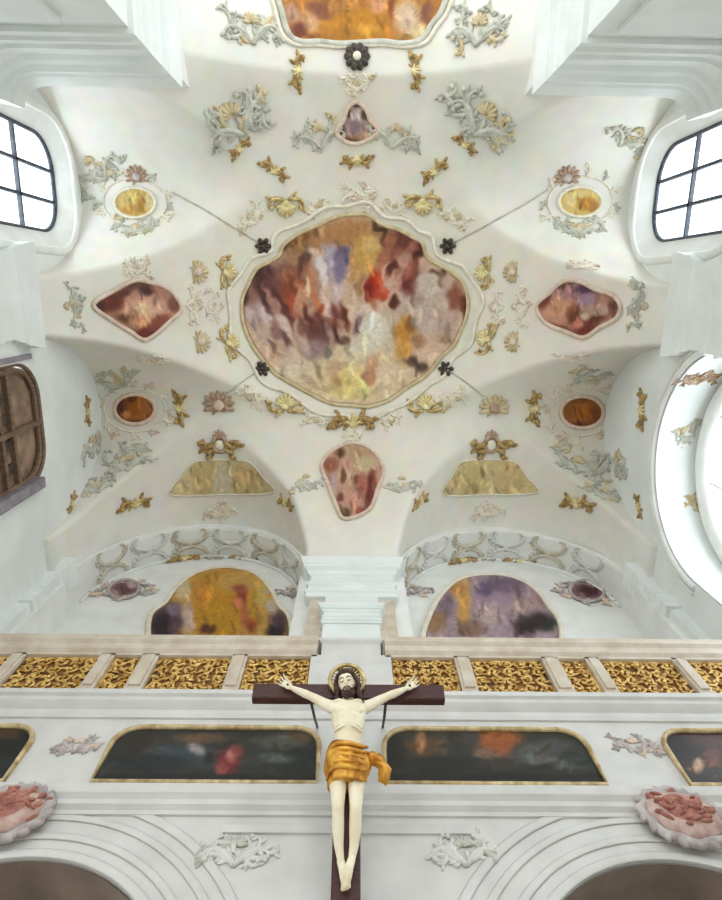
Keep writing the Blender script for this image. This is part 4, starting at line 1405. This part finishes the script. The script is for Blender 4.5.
# frieze pieces on the soffits of the front arcade
g8 = 'stucco frieze pieces on the arcade soffits'
for c, sidename in ((-3.65, 'golden'), (3.65, 'violet')):
    for k, (a, where) in enumerate(((152, 'outermost' if c < 0 else 'innermost'), (128, 'second'), (104, 'third'), (80, 'fourth'), (55, 'fifth'), (30, 'innermost' if c < 0 else 'outermost'))):
        if c > 0 and where in ('second', 'third', 'fourth', 'fifth'):
            where = {'second': 'fifth', 'third': 'fourth', 'fourth': 'third', 'fifth': 'second'}[where]
        a0 = math.radians(a)
        rnd = random.Random(200 + k)
        t = thing('frieze_ornament', '%s ochre frieze piece %son the arch soffit above the %s lunette fresco' % (where, '' if where in ('innermost', 'outermost') else 'from outside ', sidename), 'stucco ornament',
                  (c + 2.49 * math.cos(a0), 6.58, 12.75 + 2.54 * math.sin(a0)), g8)
        mb = MB()

        def at(u, v, o=0.0):                  # u along the arc, v across the soffit
            an = a0 + u / 2.5
            return Vector((c + (2.5 - 0.01 - o) * math.cos(an), 6.58 + v, 12.75 + (2.55 - 0.01 - o) * math.sin(an)))
        nn = Vector((-math.cos(a0), 0, -math.sin(a0)))
        for sd in (-1, 1):
            for up in (-1, 1):
                P = scroll_pts(sd * 0.03, up * 0.04, math.atan2(up * 0.12, sd), 0.95, up * sd * 3.4, 14)
                mb.tube([at(u, v, 0.015) for u, v in P], [0.05 * (1 - 0.55 * i / 14) for i in range(15)], 7)
                for i in (3, 5, 7, 9):
                    u, v = P[i]
                    mb.ell(at(u, v - up * 0.04, 0.01), at(u + 0.1, v - up * 0.06) - at(u, v), Vector((0, 0.05, 0)), nn * 0.03, 8, 5)
        mb.ell(at(0, 0, 0.02), at(0.09, 0) - at(0, 0), (0, 0.12, 0), nn * 0.05, 10, 6)
        mb.build('scrollwork', M['palegrey' if k % 2 else 'friezeochre'], t)

# ornament on the soffit of the arch in the right wall and on its face
g9 = 'stucco on the niche soffit'
for k, (px, py, w, hg, rot, mt, lb) in enumerate(((697, 378, 40, 26, 20, ('brownstucco', 'darkgilt'), 'brown shell spray at the upper end of the niche soffit'), (684, 430, 28, 34, 60, ('greystucco', 'ochrestucco'), 'grey spray at the crown of the niche soffit'),
                                                  (700, 506, 44, 20, 0, ('ochrestucco', 'gilt'), 'ochre gilt spray at the lower end of the niche soffit'))):
    rr = 2.17

    def niche(px_, py_):
        d = ray(px_, py_)
        lo_, hi_ = 8.0, 20.0
        for _ in range(30):
            m_ = (lo_ + hi_) / 2
            p_ = d * m_
            r_ = math.hypot(p_.y - 3.1, max(p_.z - 10.65, 0))
            if p_.z > 10.65 and r_ > rr or p_.x > 7.4: hi_ = m_
            else: lo_ = m_
        p_ = d * hi_
        return p_, Vector((0, -(p_.y - 3.1), -(p_.z - 10.65))).normalized()
    foliage(px, py, w, hg, rot, 120 + k, lb, g9, mt, niche)

# thin dark ridge ribs running from the yellow medallions to the fresco corners
for pts, lb in (([(172, 192), (200, 207), (230, 225), (258, 242)], 'thin dark ridge rib from the oratory side yellow medallion to the fresco corner'),
                ([(548, 190), (520, 207), (485, 226), (453, 243)], 'thin dark ridge rib from the niche side yellow medallion to the fresco corner'),
                ([(228, 393), (240, 383), (258, 371)], 'short thin ridge rib from the oratory side leaf boss to the fresco corner'),
                ([(484, 396), (470, 385), (450, 371)], 'short thin ridge rib from the niche side leaf boss to the fresco corner')):
    P = []
    for a, b in zip(pts, pts[1:]):
        for k in range(6):
            t = k / 6
            P.append(surf(a[0] + (b[0] - a[0]) * t, a[1] + (b[1] - a[1]) * t))
    P.append(surf(*pts[-1]))
    mb = MB()
    mb.tube([p + n * 0.01 for p, n in P], 0.022, 6)
    tag(mb.build('ridge_rib', M['greystucco'], loc=P[0][0]), lb, 'rib', 'thin ridge ribs')

# stucco on the gallery spandrels
GP = plane_y(GY)
for k, (px, py, w, hg, lb) in enumerate(((238, 845, 70, 60, 'faint grey stucco foliage on the gallery spandrel, oratory side of the crucifix'), (462, 845, 70, 60, 'faint grey stucco foliage on the gallery spandrel, niche side of the crucifix'),
                                         (80, 742, 36, 40, 'pale lilac stucco spray between the black painting and the red figure painting'), (632, 742, 36, 40, 'pale lilac stucco spray between the orange glow painting and the brown painting'))):
    foliage(px, py, w, hg, 0, 150 + k, lb, 'stucco sprays on the gallery front', ('palegrey', 'greystucco') if k < 2 else ('lilac', 'pinkstucco'), GP)


# relief cartouches at the crowns of the gallery arches
def keystone(cx, label, tilt, blobs):
    c = Vector((cx, GY - 0.12, 5.08))
    t = thing('relief_cartouche', label, 'cartouche', c)
    ax = Vector((math.cos(tilt), 0, math.sin(tilt)))
    ay = Vector((-math.sin(tilt), 0, math.cos(tilt)))
    nn = Vector((0, -1, 0))
    mb = MB()
    mb.ell(c, ax * 0.36, ay * 0.28, nn * 0.13, 28, 10)
    mb.build('shield', M['roseshield'], t)
    mb = MB()
    ring = [c + ax * 0.38 * math.cos(2 * PI * k / 40) * (1 + 0.06 * math.sin(8 * 2 * PI * k / 40)) + ay * 0.31 * math.sin(2 * PI * k / 40) * (1 + 0.06 * math.sin(8 * 2 * PI * k / 40)) for k in range(40)]
    mb.tube(ring, 0.045, 8, closed=True)
    for k in range(18):
        an = 2 * PI * k / 18
        p = c + ax * 0.40 * math.cos(an) + ay * 0.33 * math.sin(an)
        d = (ax * math.cos(an + 0.9) + ay * math.sin(an + 0.9))
        mb.ell(p, d * 0.085, nn.cross(d) * 0.04, nn * 0.04, 8, 6)
    mb.build('scroll_rim', M['lilac'], t)
    mb = MB()
    rnd = random.Random(int(abs(cx) * 100) + (7 if cx > 0 else 0))
    mb.ell(c, ax * 0.30, ay * 0.23, nn * 0.155, 24, 8)
    for k in range(46):
        a = rnd.gauss(0, 0.14)
        b2 = rnd.gauss(0, 0.10)
        an = rnd.uniform(-0.9, 0.9)
        d = ax * math.cos(an) + ay * math.sin(an)
        q2 = math.sqrt(max(1 - (a / 0.36) ** 2 - (b2 / 0.28) ** 2, 0.05))
        mb.ell(c + ax * a + ay * b2 + nn * 0.14 * q2, d * rnd.uniform(0.03, 0.075), nn.cross(d) * rnd.uniform(0.014, 0.026), nn * 0.03, 10, 6)
    mb.build('relief_pattern', M['relief'], t)


M['roseshield'] = mat_noise('rose_shield_paint', (176, 138, 126), (212, 188, 178), 7, 0.65)
M['relief'] = mat_noise('red_relief_paint', (140, 78, 66), (188, 130, 112), 9, 0.55)
keystone(-3.40, 'rose relief cartouche on the arch crown below the black painting', 0.25, [(-0.12, 0.08, 0.14, 0.05, 0.4), (0.05, 0.02, 0.16, 0.06, -0.5), (-0.05, -0.12, 0.10, 0.05, 0.9), (0.2, 0.12, 0.08, 0.05, 1.4), (0.14, -0.1, 0.07, 0.04, 0.2)])
keystone(3.36, 'rose relief cartouche on the arch crown below the brown painting', -0.3, [(-0.2, 0.10, 0.10, 0.06, 0.3), (-0.05, 0.06, 0.14, 0.06, -0.7), (0.10, -0.04, 0.16, 0.05, -0.3), (0.25, 0.0, 0.09, 0.05, 1.0), (-0.16, -0.08, 0.07, 0.04, 0.3), (0.2, -0.16, 0.1, 0.04, 0.2)])

# ------------------------------------------------------------------ the crucifix
LEAN = math.radians(22)
CO = Vector((-0.02, 4.25, 5.84))
SD = Vector((0, math.sin(LEAN), -math.cos(LEAN)))       # down the shaft
NV = Vector((0, -math.cos(LEAN), -math.sin(LEAN)))      # out of the face of the cross


def cx3(x, s, n=0.0):
    return CO + Vector((x, 0, 0)) + SD * s + NV * n


cru = thing('crucifix', 'large dark wooden crucifix with pale carved figure leaning out from the gallery front', 'crucifix', cx3(0, 2.45, -0.05))


def beam(name, x0, x1, s0, s1, n0, n1):
    mb = MB()
    i = len(mb.v)
    c = 0.015
    rings = []
    pr = [(x0 + c, n0), (x1 - c, n0), (x1, n0 + c), (x1, n1 - c), (x1 - c, n1), (x0 + c, n1), (x0, n1 - c), (x0, n0 + c)]
    if s1 - s0 > x1 - x0:
        mb.loft([[cx3(x, s, n) for x, n in pr] for s in (s0, s1)])
    else:
        pr = [(s0 + c, n0), (s1 - c, n0), (s1, n0 + c), (s1, n1 - c), (s1 - c, n1), (s0 + c, n1), (s0, n1 - c), (s0, n0 + c)]
        mb.loft([[cx3(x, s, n) for s, n in pr] for x in (x0, x1)])
    return mb.build(name, M['wood'], cru, smooth=False)


beam('upright', -0.125, 0.125, -0.28, 2.5, -0.06, 0.06)
beam('crossbeam', -1.03, 1.03, -0.085, 0.10, -0.055, 0.065)
for sd in (-1, 1):
    mb = MB()
    a = cx3(sd * 0.40, 0.09, -0.04)
    b = Vector((sd * 0.40, GY + 0.02, 6.52))
    mb.tube([a, a.lerp(b, 0.5) + Vector((0, 0, -0.02)), b], 0.016, 8)
    mb.build('iron_stay', M['dark'], cru)
mb = MB()
p = cx3(0, 2.4, -0.05)
mb.box((-0.16, p.y - 0.02, p.z - 0.12), (0.16, GY + 0.1, p.z + 0.06))
mb.build('wall_bracket', M['dark'], cru, smooth=False)


# carved figure: one closed surface fused from tapered limbs
def cap_pts(mb, pts, rad, seg=14, flat=1.0, nrm=None):
    mb.tube(pts, rad, seg, flat=flat, nrm=nrm)
    for p, r in ((pts[0], rad[0]), (pts[-1], rad[-1])):
        mb.ell(p, (r, 0, 0), (0, r, 0), (0, 0, r), 12, 8)


XA = Vector((1, 0, 0))
B0 = 0.20                                      # body axis in front of the cross
mb = MB()
# torso: shoulders, ribcage, waist, hips
rings = []
for s, hw, dp, off in ((0.20, 0.06, 0.055, 0.0), (0.235, 0.13, 0.075, 0.0), (0.27, 0.185, 0.09, 0.0), (0.34, 0.178, 0.108, 0.012), (0.42, 0.170, 0.118, 0.02), (0.50, 0.155, 0.110, 0.018),
                       (0.58, 0.135, 0.092, 0.0), (0.66, 0.126, 0.084, -0.004), (0.74, 0.138, 0.092, 0.0), (0.83, 0.160, 0.108, 0.0), (0.91, 0.162, 0.110, 0.0), (0.97, 0.12, 0.085, 0.0)):
    rings.append([cx3(hw * math.cos(2 * PI * k / 24), s, B0 + off + dp * math.sin(2 * PI * k / 24)) for k in range(24)])
mb.loft(rings)
for sd in (-1, 1):
    # pectorals, ribs, collar bone
    mb.ell(cx3(sd * 0.075, 0.355, B0 + 0.095), XA * 0.075, SD * 0.055, NV * 0.035)
    mb.tube([cx3(sd * 0.02, 0.245, B0 + 0.07), cx3(sd * 0.10, 0.235, B0 + 0.078), cx3(sd * 0.19, 0.25, B0 + 0.05)], 0.013, 8)
    for k in range(4):
        s = 0.43 + 0.036 * k
        mb.tube([cx3(sd * 0.03, s - 0.01, B0 + 0.115), cx3(sd * 0.085, s + 0.012, B0 + 0.105), cx3(sd * 0.145, s + 0.03, B0 + 0.055)], 0.010, 6)
    # arm
    cap_pts(mb, [cx3(sd * 0.175, 0.275, B0), cx3(sd * 0.26, 0.225, B0 - 0.01), cx3(sd * 0.345, 0.168, B0 - 0.02), cx3(sd * 0.40, 0.133, B0 - 0.03), cx3(sd * 0.46, 0.10, B0 - 0.04),
                 cx3(sd * 0.545, 0.050, B0 - 0.06), cx3(sd * 0.605, 0.012, B0 - 0.075)], [0.066, 0.055, 0.047, 0.041, 0.043, 0.034, 0.026])
    # palm, four fingers and thumb
    wx, ws = 0.605, 0.012
    dx, ds = 0.85, -0.53
    mb.ell(cx3(sd * (wx + dx * 0.055), ws + ds * 0.055, B0 - 0.078), (XA * sd * dx + SD * ds) * 0.055, (XA * sd * -ds + SD * dx) * 0.042, NV * 0.02)
    for k, (ln, sp) in enumerate(((0.075, -0.34), (0.085, -0.11), (0.08, 0.12), (0.062, 0.36))):
        ca, sa = math.cos(sp), math.sin(sp)
        fx, fs = dx * ca - ds * sa, ds * ca + dx * sa
        ox, os_ = wx + dx * 0.085 - ds * 0.0225 * (k - 1.5), ws + ds * 0.085 + dx * 0.0225 * (k - 1.5)
        cap_pts(mb, [cx3(sd * (ox - fx * 0.02), os_ - fs * 0.02, B0 - 0.078), cx3(sd * (ox + fx * ln * 0.45), os_ + fs * ln * 0.45, B0 - 0.062), cx3(sd * (ox + fx * ln * 0.8), os_ + fs * ln * 0.85, B0 - 0.05), cx3(sd * (ox + fx * ln * 1.05), os_ + fs * ln * 1.05, B0 - 0.026)],
                [0.0105, 0.0105, 0.0095, 0.008], 8)
    cap_pts(mb, [cx3(sd * (wx + 0.02), ws - 0.025, B0 - 0.075), cx3(sd * (wx + 0.035), ws - 0.065, B0 - 0.058), cx3(sd * (wx + 0.06), ws - 0.085, B0 - 0.036)], [0.016, 0.012, 0.010], 8)
    # leg
    cap_pts(mb, [cx3(sd * 0.085, 0.90, B0), cx3(sd * 0.088, 1.02, B0 + 0.02), cx3(sd * 0.084, 1.16, B0 + 0.045), cx3(sd * 0.080, 1.26, B0 + 0.055), cx3(sd * 0.078, 1.31, B0 + 0.05),
                 cx3(sd * 0.076, 1.42, B0 + 0.012), cx3(sd * 0.066, 1.55, B0 - 0.03), cx3(sd * 0.045, 1.66, B0 - 0.055)], [0.092, 0.086, 0.070, 0.058, 0.055, 0.056, 0.042, 0.030])
    mb.ell(cx3(sd * 0.080, 1.285, B0 + 0.085), XA * 0.036, SD * 0.042, NV * 0.03)
    # foot pointing down, one crossed over the other
    nz = 0.0 if sd < 0 else 0.035
    cap_pts(mb, [cx3(sd * 0.045, 1.66, B0 - 0.06 + nz), cx3(sd * 0.028, 1.72, B0 - 0.035 + nz), cx3(sd * 0.015, 1.79, B0 - 0.055 + nz), cx3(sd * 0.008, 1.84, B0 - 0.075 + nz)], [0.036, 0.038, 0.036, 0.024], 12, 0.75, NV)
    for k in range(5):
        ox = sd * 0.008 + (k - 2) * 0.014
        cap_pts(mb, [cx3(ox * 0.9, 1.825, B0 - 0.07 + nz), cx3(ox, 1.865 - 0.004 * abs(k - 1), B0 - 0.082 + nz)], [0.0105, 0.009], 8)
# neck and bowed head, turned to its right
HC = cx3(-0.02, 0.055, B0 + 0.055)
HS = 1.18
cap_pts(mb, [cx3(0, 0.24, B0), cx3(-0.008, 0.17, B0 + 0.02), cx3(-0.014, 0.11, B0 + 0.04)], [0.062, 0.055, 0.055])
HU = (-SD * 0.94 + NV * 0.22 - XA * 0.20).normalized()
HF = (NV * 0.95 + SD * 0.22 - XA * 0.12)
HF = (HF - HU * HF.dot(HU)).normalized()
HR = HU.cross(HF)
RR, RU, RF = HR * 1.18, HU * 1.18, HF * 1.18


def hd(r, u, f):
    return HC + (HR * r + HU * u + HF * f) * HS


mb.ell(hd(0, 0.025, -0.01), RR * 0.076, RU * 0.098, RF * 0.094, 20, 14)
mb.ell(hd(0, -0.055, 0.02), RR * 0.056, RU * 0.066, RF * 0.066, 16, 12)
mb.tube([hd(0, 0.03, 0.078), hd(0, 0.0, 0.098), hd(0, -0.022, 0.112)], [0.010, 0.013, 0.016], 8)
mb.ell(hd(0, -0.026, 0.106), RR * 0.019, RU * 0.010, RF * 0.014)
for sd in (-1, 1):
    mb.tube([hd(sd * 0.012, 0.036, 0.082), hd(sd * 0.034, 0.042, 0.078), hd(sd * 0.056, 0.034, 0.058)], 0.009, 8)
    mb.ell(hd(sd * 0.032, 0.018, 0.072), RR * 0.018, RU * 0.010, RF * 0.014)
    mb.ell(hd(sd * 0.040, -0.020, 0.058), RR * 0.024, RU * 0.020, RF * 0.022)
    mb.ell(hd(sd * 0.078, 0.0, -0.005), RR * 0.010, RU * 0.030, RF * 0.020)
mb.ell(hd(0, -0.056, 0.080), RR * 0.024, RU * 0.009, RF * 0.012)
corpus = mb.build('carved_figure', M['skin'], cru)
rm = corpus.modifiers.new('fuse', 'REMESH')
rm.mode = 'VOXEL'
rm.voxel_size = 0.0065
rm.use_smooth_shade = True
sm = corpus.modifiers.new('soften', 'SMOOTH')
sm.factor = 0.5
sm.iterations = 4

# hair and beard
mb = MB()
mb.ell(hd(0, 0.048, -0.03), RR * 0.090, RU * 0.095, RF * 0.092, 18, 12)
rnd = random.Random(8)
for k in range(30):
    an = -PI * 0.04 + PI * 1.08 * k / 29
    r0, f0 = 0.088 * math.cos(an), -0.03 - 0.075 * math.sin(an) + 0.045 * abs(math.cos(an))
    ln = rnd.uniform(0.17, 0.24)
    wv = rnd.uniform(-0.02, 0.02)
    mb.tube([hd(r0 * 0.75, 0.11, f0 * 0.6), hd(r0 * 1.05, 0.04, f0), hd(r0 * 1.12 + wv, -0.04, f0), hd(r0 * 1.10 - wv, -0.10, f0 + 0.012), hd(r0 * 1.2 + wv, -0.01 - ln, f0 + 0.02)], [0.014, 0.020, 0.020, 0.017, 0.006], 7)
for k in range(9):
    a = (k - 4) / 4.0
    mb.tube([hd(a * 0.02, 0.125, 0.035), hd(a * 0.06, 0.095, 0.066 - 0.03 * abs(a)), hd(a * 0.086, 0.045, 0.04 - 0.02 * abs(a))], [0.012, 0.014, 0.008], 6)
mb.build('hair', M['hair'], corpus)
mb = MB()
for k in range(11):
    a = (k - 5) / 5.0
    mb.tube([hd(a * 0.056, -0.052, 0.072 - 0.035 * a * a), hd(a * 0.050, -0.09, 0.080 - 0.03 * a * a), hd(a * 0.030, -0.135, 0.072)], [0.012, 0.016, 0.006], 7)
for sd in (-1, 1):
    mb.tube([hd(sd * 0.004, -0.042, 0.096), hd(sd * 0.022, -0.046, 0.092), hd(sd * 0.038, -0.062, 0.078)], [0.007, 0.008, 0.005], 6)
mb.build('beard', M['hair'], corpus)
mb = MB()
mb.ell(hd(0, -0.058, 0.089), RR * 0.018, RU * 0.006, RF * 0.008)
mb.build('lips', M['lips'], corpus)
for sd in (-1, 1):
    mb = MB()
    mb.tube([hd(sd * 0.012, 0.038, 0.090), hd(sd * 0.034, 0.046, 0.085), hd(sd * 0.058, 0.036, 0.063)], [0.005, 0.006, 0.003], 6)
    mb.build('eyebrow', M['hair'], corpus)
    mb = MB()
    mb.tube([hd(sd * 0.016, 0.012, 0.084), hd(sd * 0.032, 0.008, 0.086), hd(sd * 0.050, 0.012, 0.074)], [0.003, 0.005, 0.003], 6)
    mb.build('eyelid', M['hair'], corpus)

# gilded loincloth with a knot flying out at one hip
mb = MB()
rings = []
for k in range(15):
    t = k / 14
    s = 0.70 + 0.36 * t
    ring = []
    for j in range(60):
        an = 2 * PI * j / 60
        pl = 1 + 0.035 * math.sin(9 * an + 6 * t + 1.3 * math.sin(3 * an)) + 0.02 * math.sin(17 * an - 9 * t)
        hw = (0.160 + 0.055 * math.sin(PI * min(t * 1.15, 1)) + 0.02 * t) * pl
        dp = (0.118 + 0.05 * math.sin(PI * min(t * 1.1, 1)) + 0.03 * t) * pl
        ss = s + 0.045 * math.cos(an) * (1 - t) + 0.03 * math.sin(2 * an) * t - 0.03 * math.cos(an) * t
        ring.append(cx3(hw * math.cos(an), ss, B0 + 0.012 + dp * math.sin(an)))
    rings.append(ring)
mb.loft(rings, cap=True)
for k in range(5):                             # rolled folds
    u0 = 0.75 + 0.055 * k
    mb.tube([cx3(0.19 * math.cos(a), u0 + 0.10 * (a - PI / 2) / PI + 0.03 * math.sin(2 * a), B0 + 0.02 + 0.165 * math.sin(a)) for a in (PI * j / 16 for j in range(17))], [0.012 + 0.012 * math.sin(PI * j / 16) for j in range(17)], 8)
cl = mb.build('loincloth', M['clothgold'], corpus)
mb = MB()
rnd = random.Random(3)
mb.ell(cx3(0.235, 0.80, B0 + 0.03), XA * 0.055, SD * 0.05, NV * 0.05)
for k in range(7):
    a0 = 0.85 + 0.025 * k
    mb.tube([cx3(0.22, 0.79 + 0.01 * k, B0 + 0.03), cx3(0.29 + 0.012 * k, 0.80 + 0.02 * k, B0 + 0.04 + 0.012 * (k % 3)), cx3(0.33 + 0.018 * (k % 4), 0.87 + 0.02 * k, B0 + 0.02 + 0.015 * (k % 2)), cx3(0.30 + 0.026 * (k % 4), 0.97 + 0.015 * k, B0 + 0.02)],
            [0.02, 0.034, 0.036, 0.012], 8)
mb.build('knot_of_cloth', M['clothgold'], corpus)

# halo: gilded ring and rays behind the head
mb = MB()
hc = cx3(-0.02, -0.10, B0 - 0.09)
e1, e2 = XA, -SD
mb.tube([hc + e1 * 0.185 * math.cos(2 * PI * k / 48) + e2 * 0.185 * math.sin(2 * PI * k / 48) for k in range(48)], 0.022, 8, closed=True)
for k in range(24):
    an = 2 * PI * k / 24
    d = e1 * math.cos(an) + e2 * math.sin(an)
    mb.tube([hc + d * 0.05, hc + d * (0.19 if k % 2 else 0.215)], [0.013, 0.006], 6)
mb.build('halo', M['gilt'], cru)
for sd in (-1, 1):
    mb = MB()
    p = cx3(sd * 0.655, -0.018, B0 - 0.06)
    mb.ell(p, XA * 0.014, SD * 0.014, NV * 0.012, 10, 6)
    mb.tube([p, p - NV * 0.16], 0.006, 6)
    mb.build('nail', M['dark'], cru)

# ------------------------------------------------------------------ light: daylight through the windows, the added low arches and the nave left open for it
wd = bpy.data.worlds.new('sky')
sc.world = wd
wd.use_nodes = True
bg = wd.node_tree.nodes['Background']
bg.inputs['Color'].default_value = (0.93, 1.0, 1.05, 1)
bg.inputs['Strength'].default_value = 3.0


def daylight(name, loc, target, sx, sy, power):
    ld = bpy.data.lights.new(name, 'AREA')
    ld.shape = 'RECTANGLE'
    ld.size, ld.size_y = sx, sy
    ld.energy = power
    ld.color = (0.88, 0.95, 1.0)
    o = bpy.data.objects.new(name, ld)
    col.objects.link(o)
    o.location = loc
    o.rotation_euler = (Vector(target) - Vector(loc)).to_track_quat('-Z', 'Y').to_euler()


# the sky's light through each window, from just outside its glass
for sgn in (-1, 1):
    daylight('window_daylight', (sgn * 7.5, -2.1, 13.3), (0, -2.1, 13.9), 1.9, 3.6, 110)
daylight('window_daylight', (8.1, 3.1, 10.6), (0, 3.1, 12.2), 3.4, 3.6, 110)

sc.view_settings.view_transform = 'Standard'
sc.view_settings.look = 'None'
sc.view_settings.gamma = 1.0
sc.view_settings.use_curve_mapping = False
sc.view_settings.exposure = -0.20
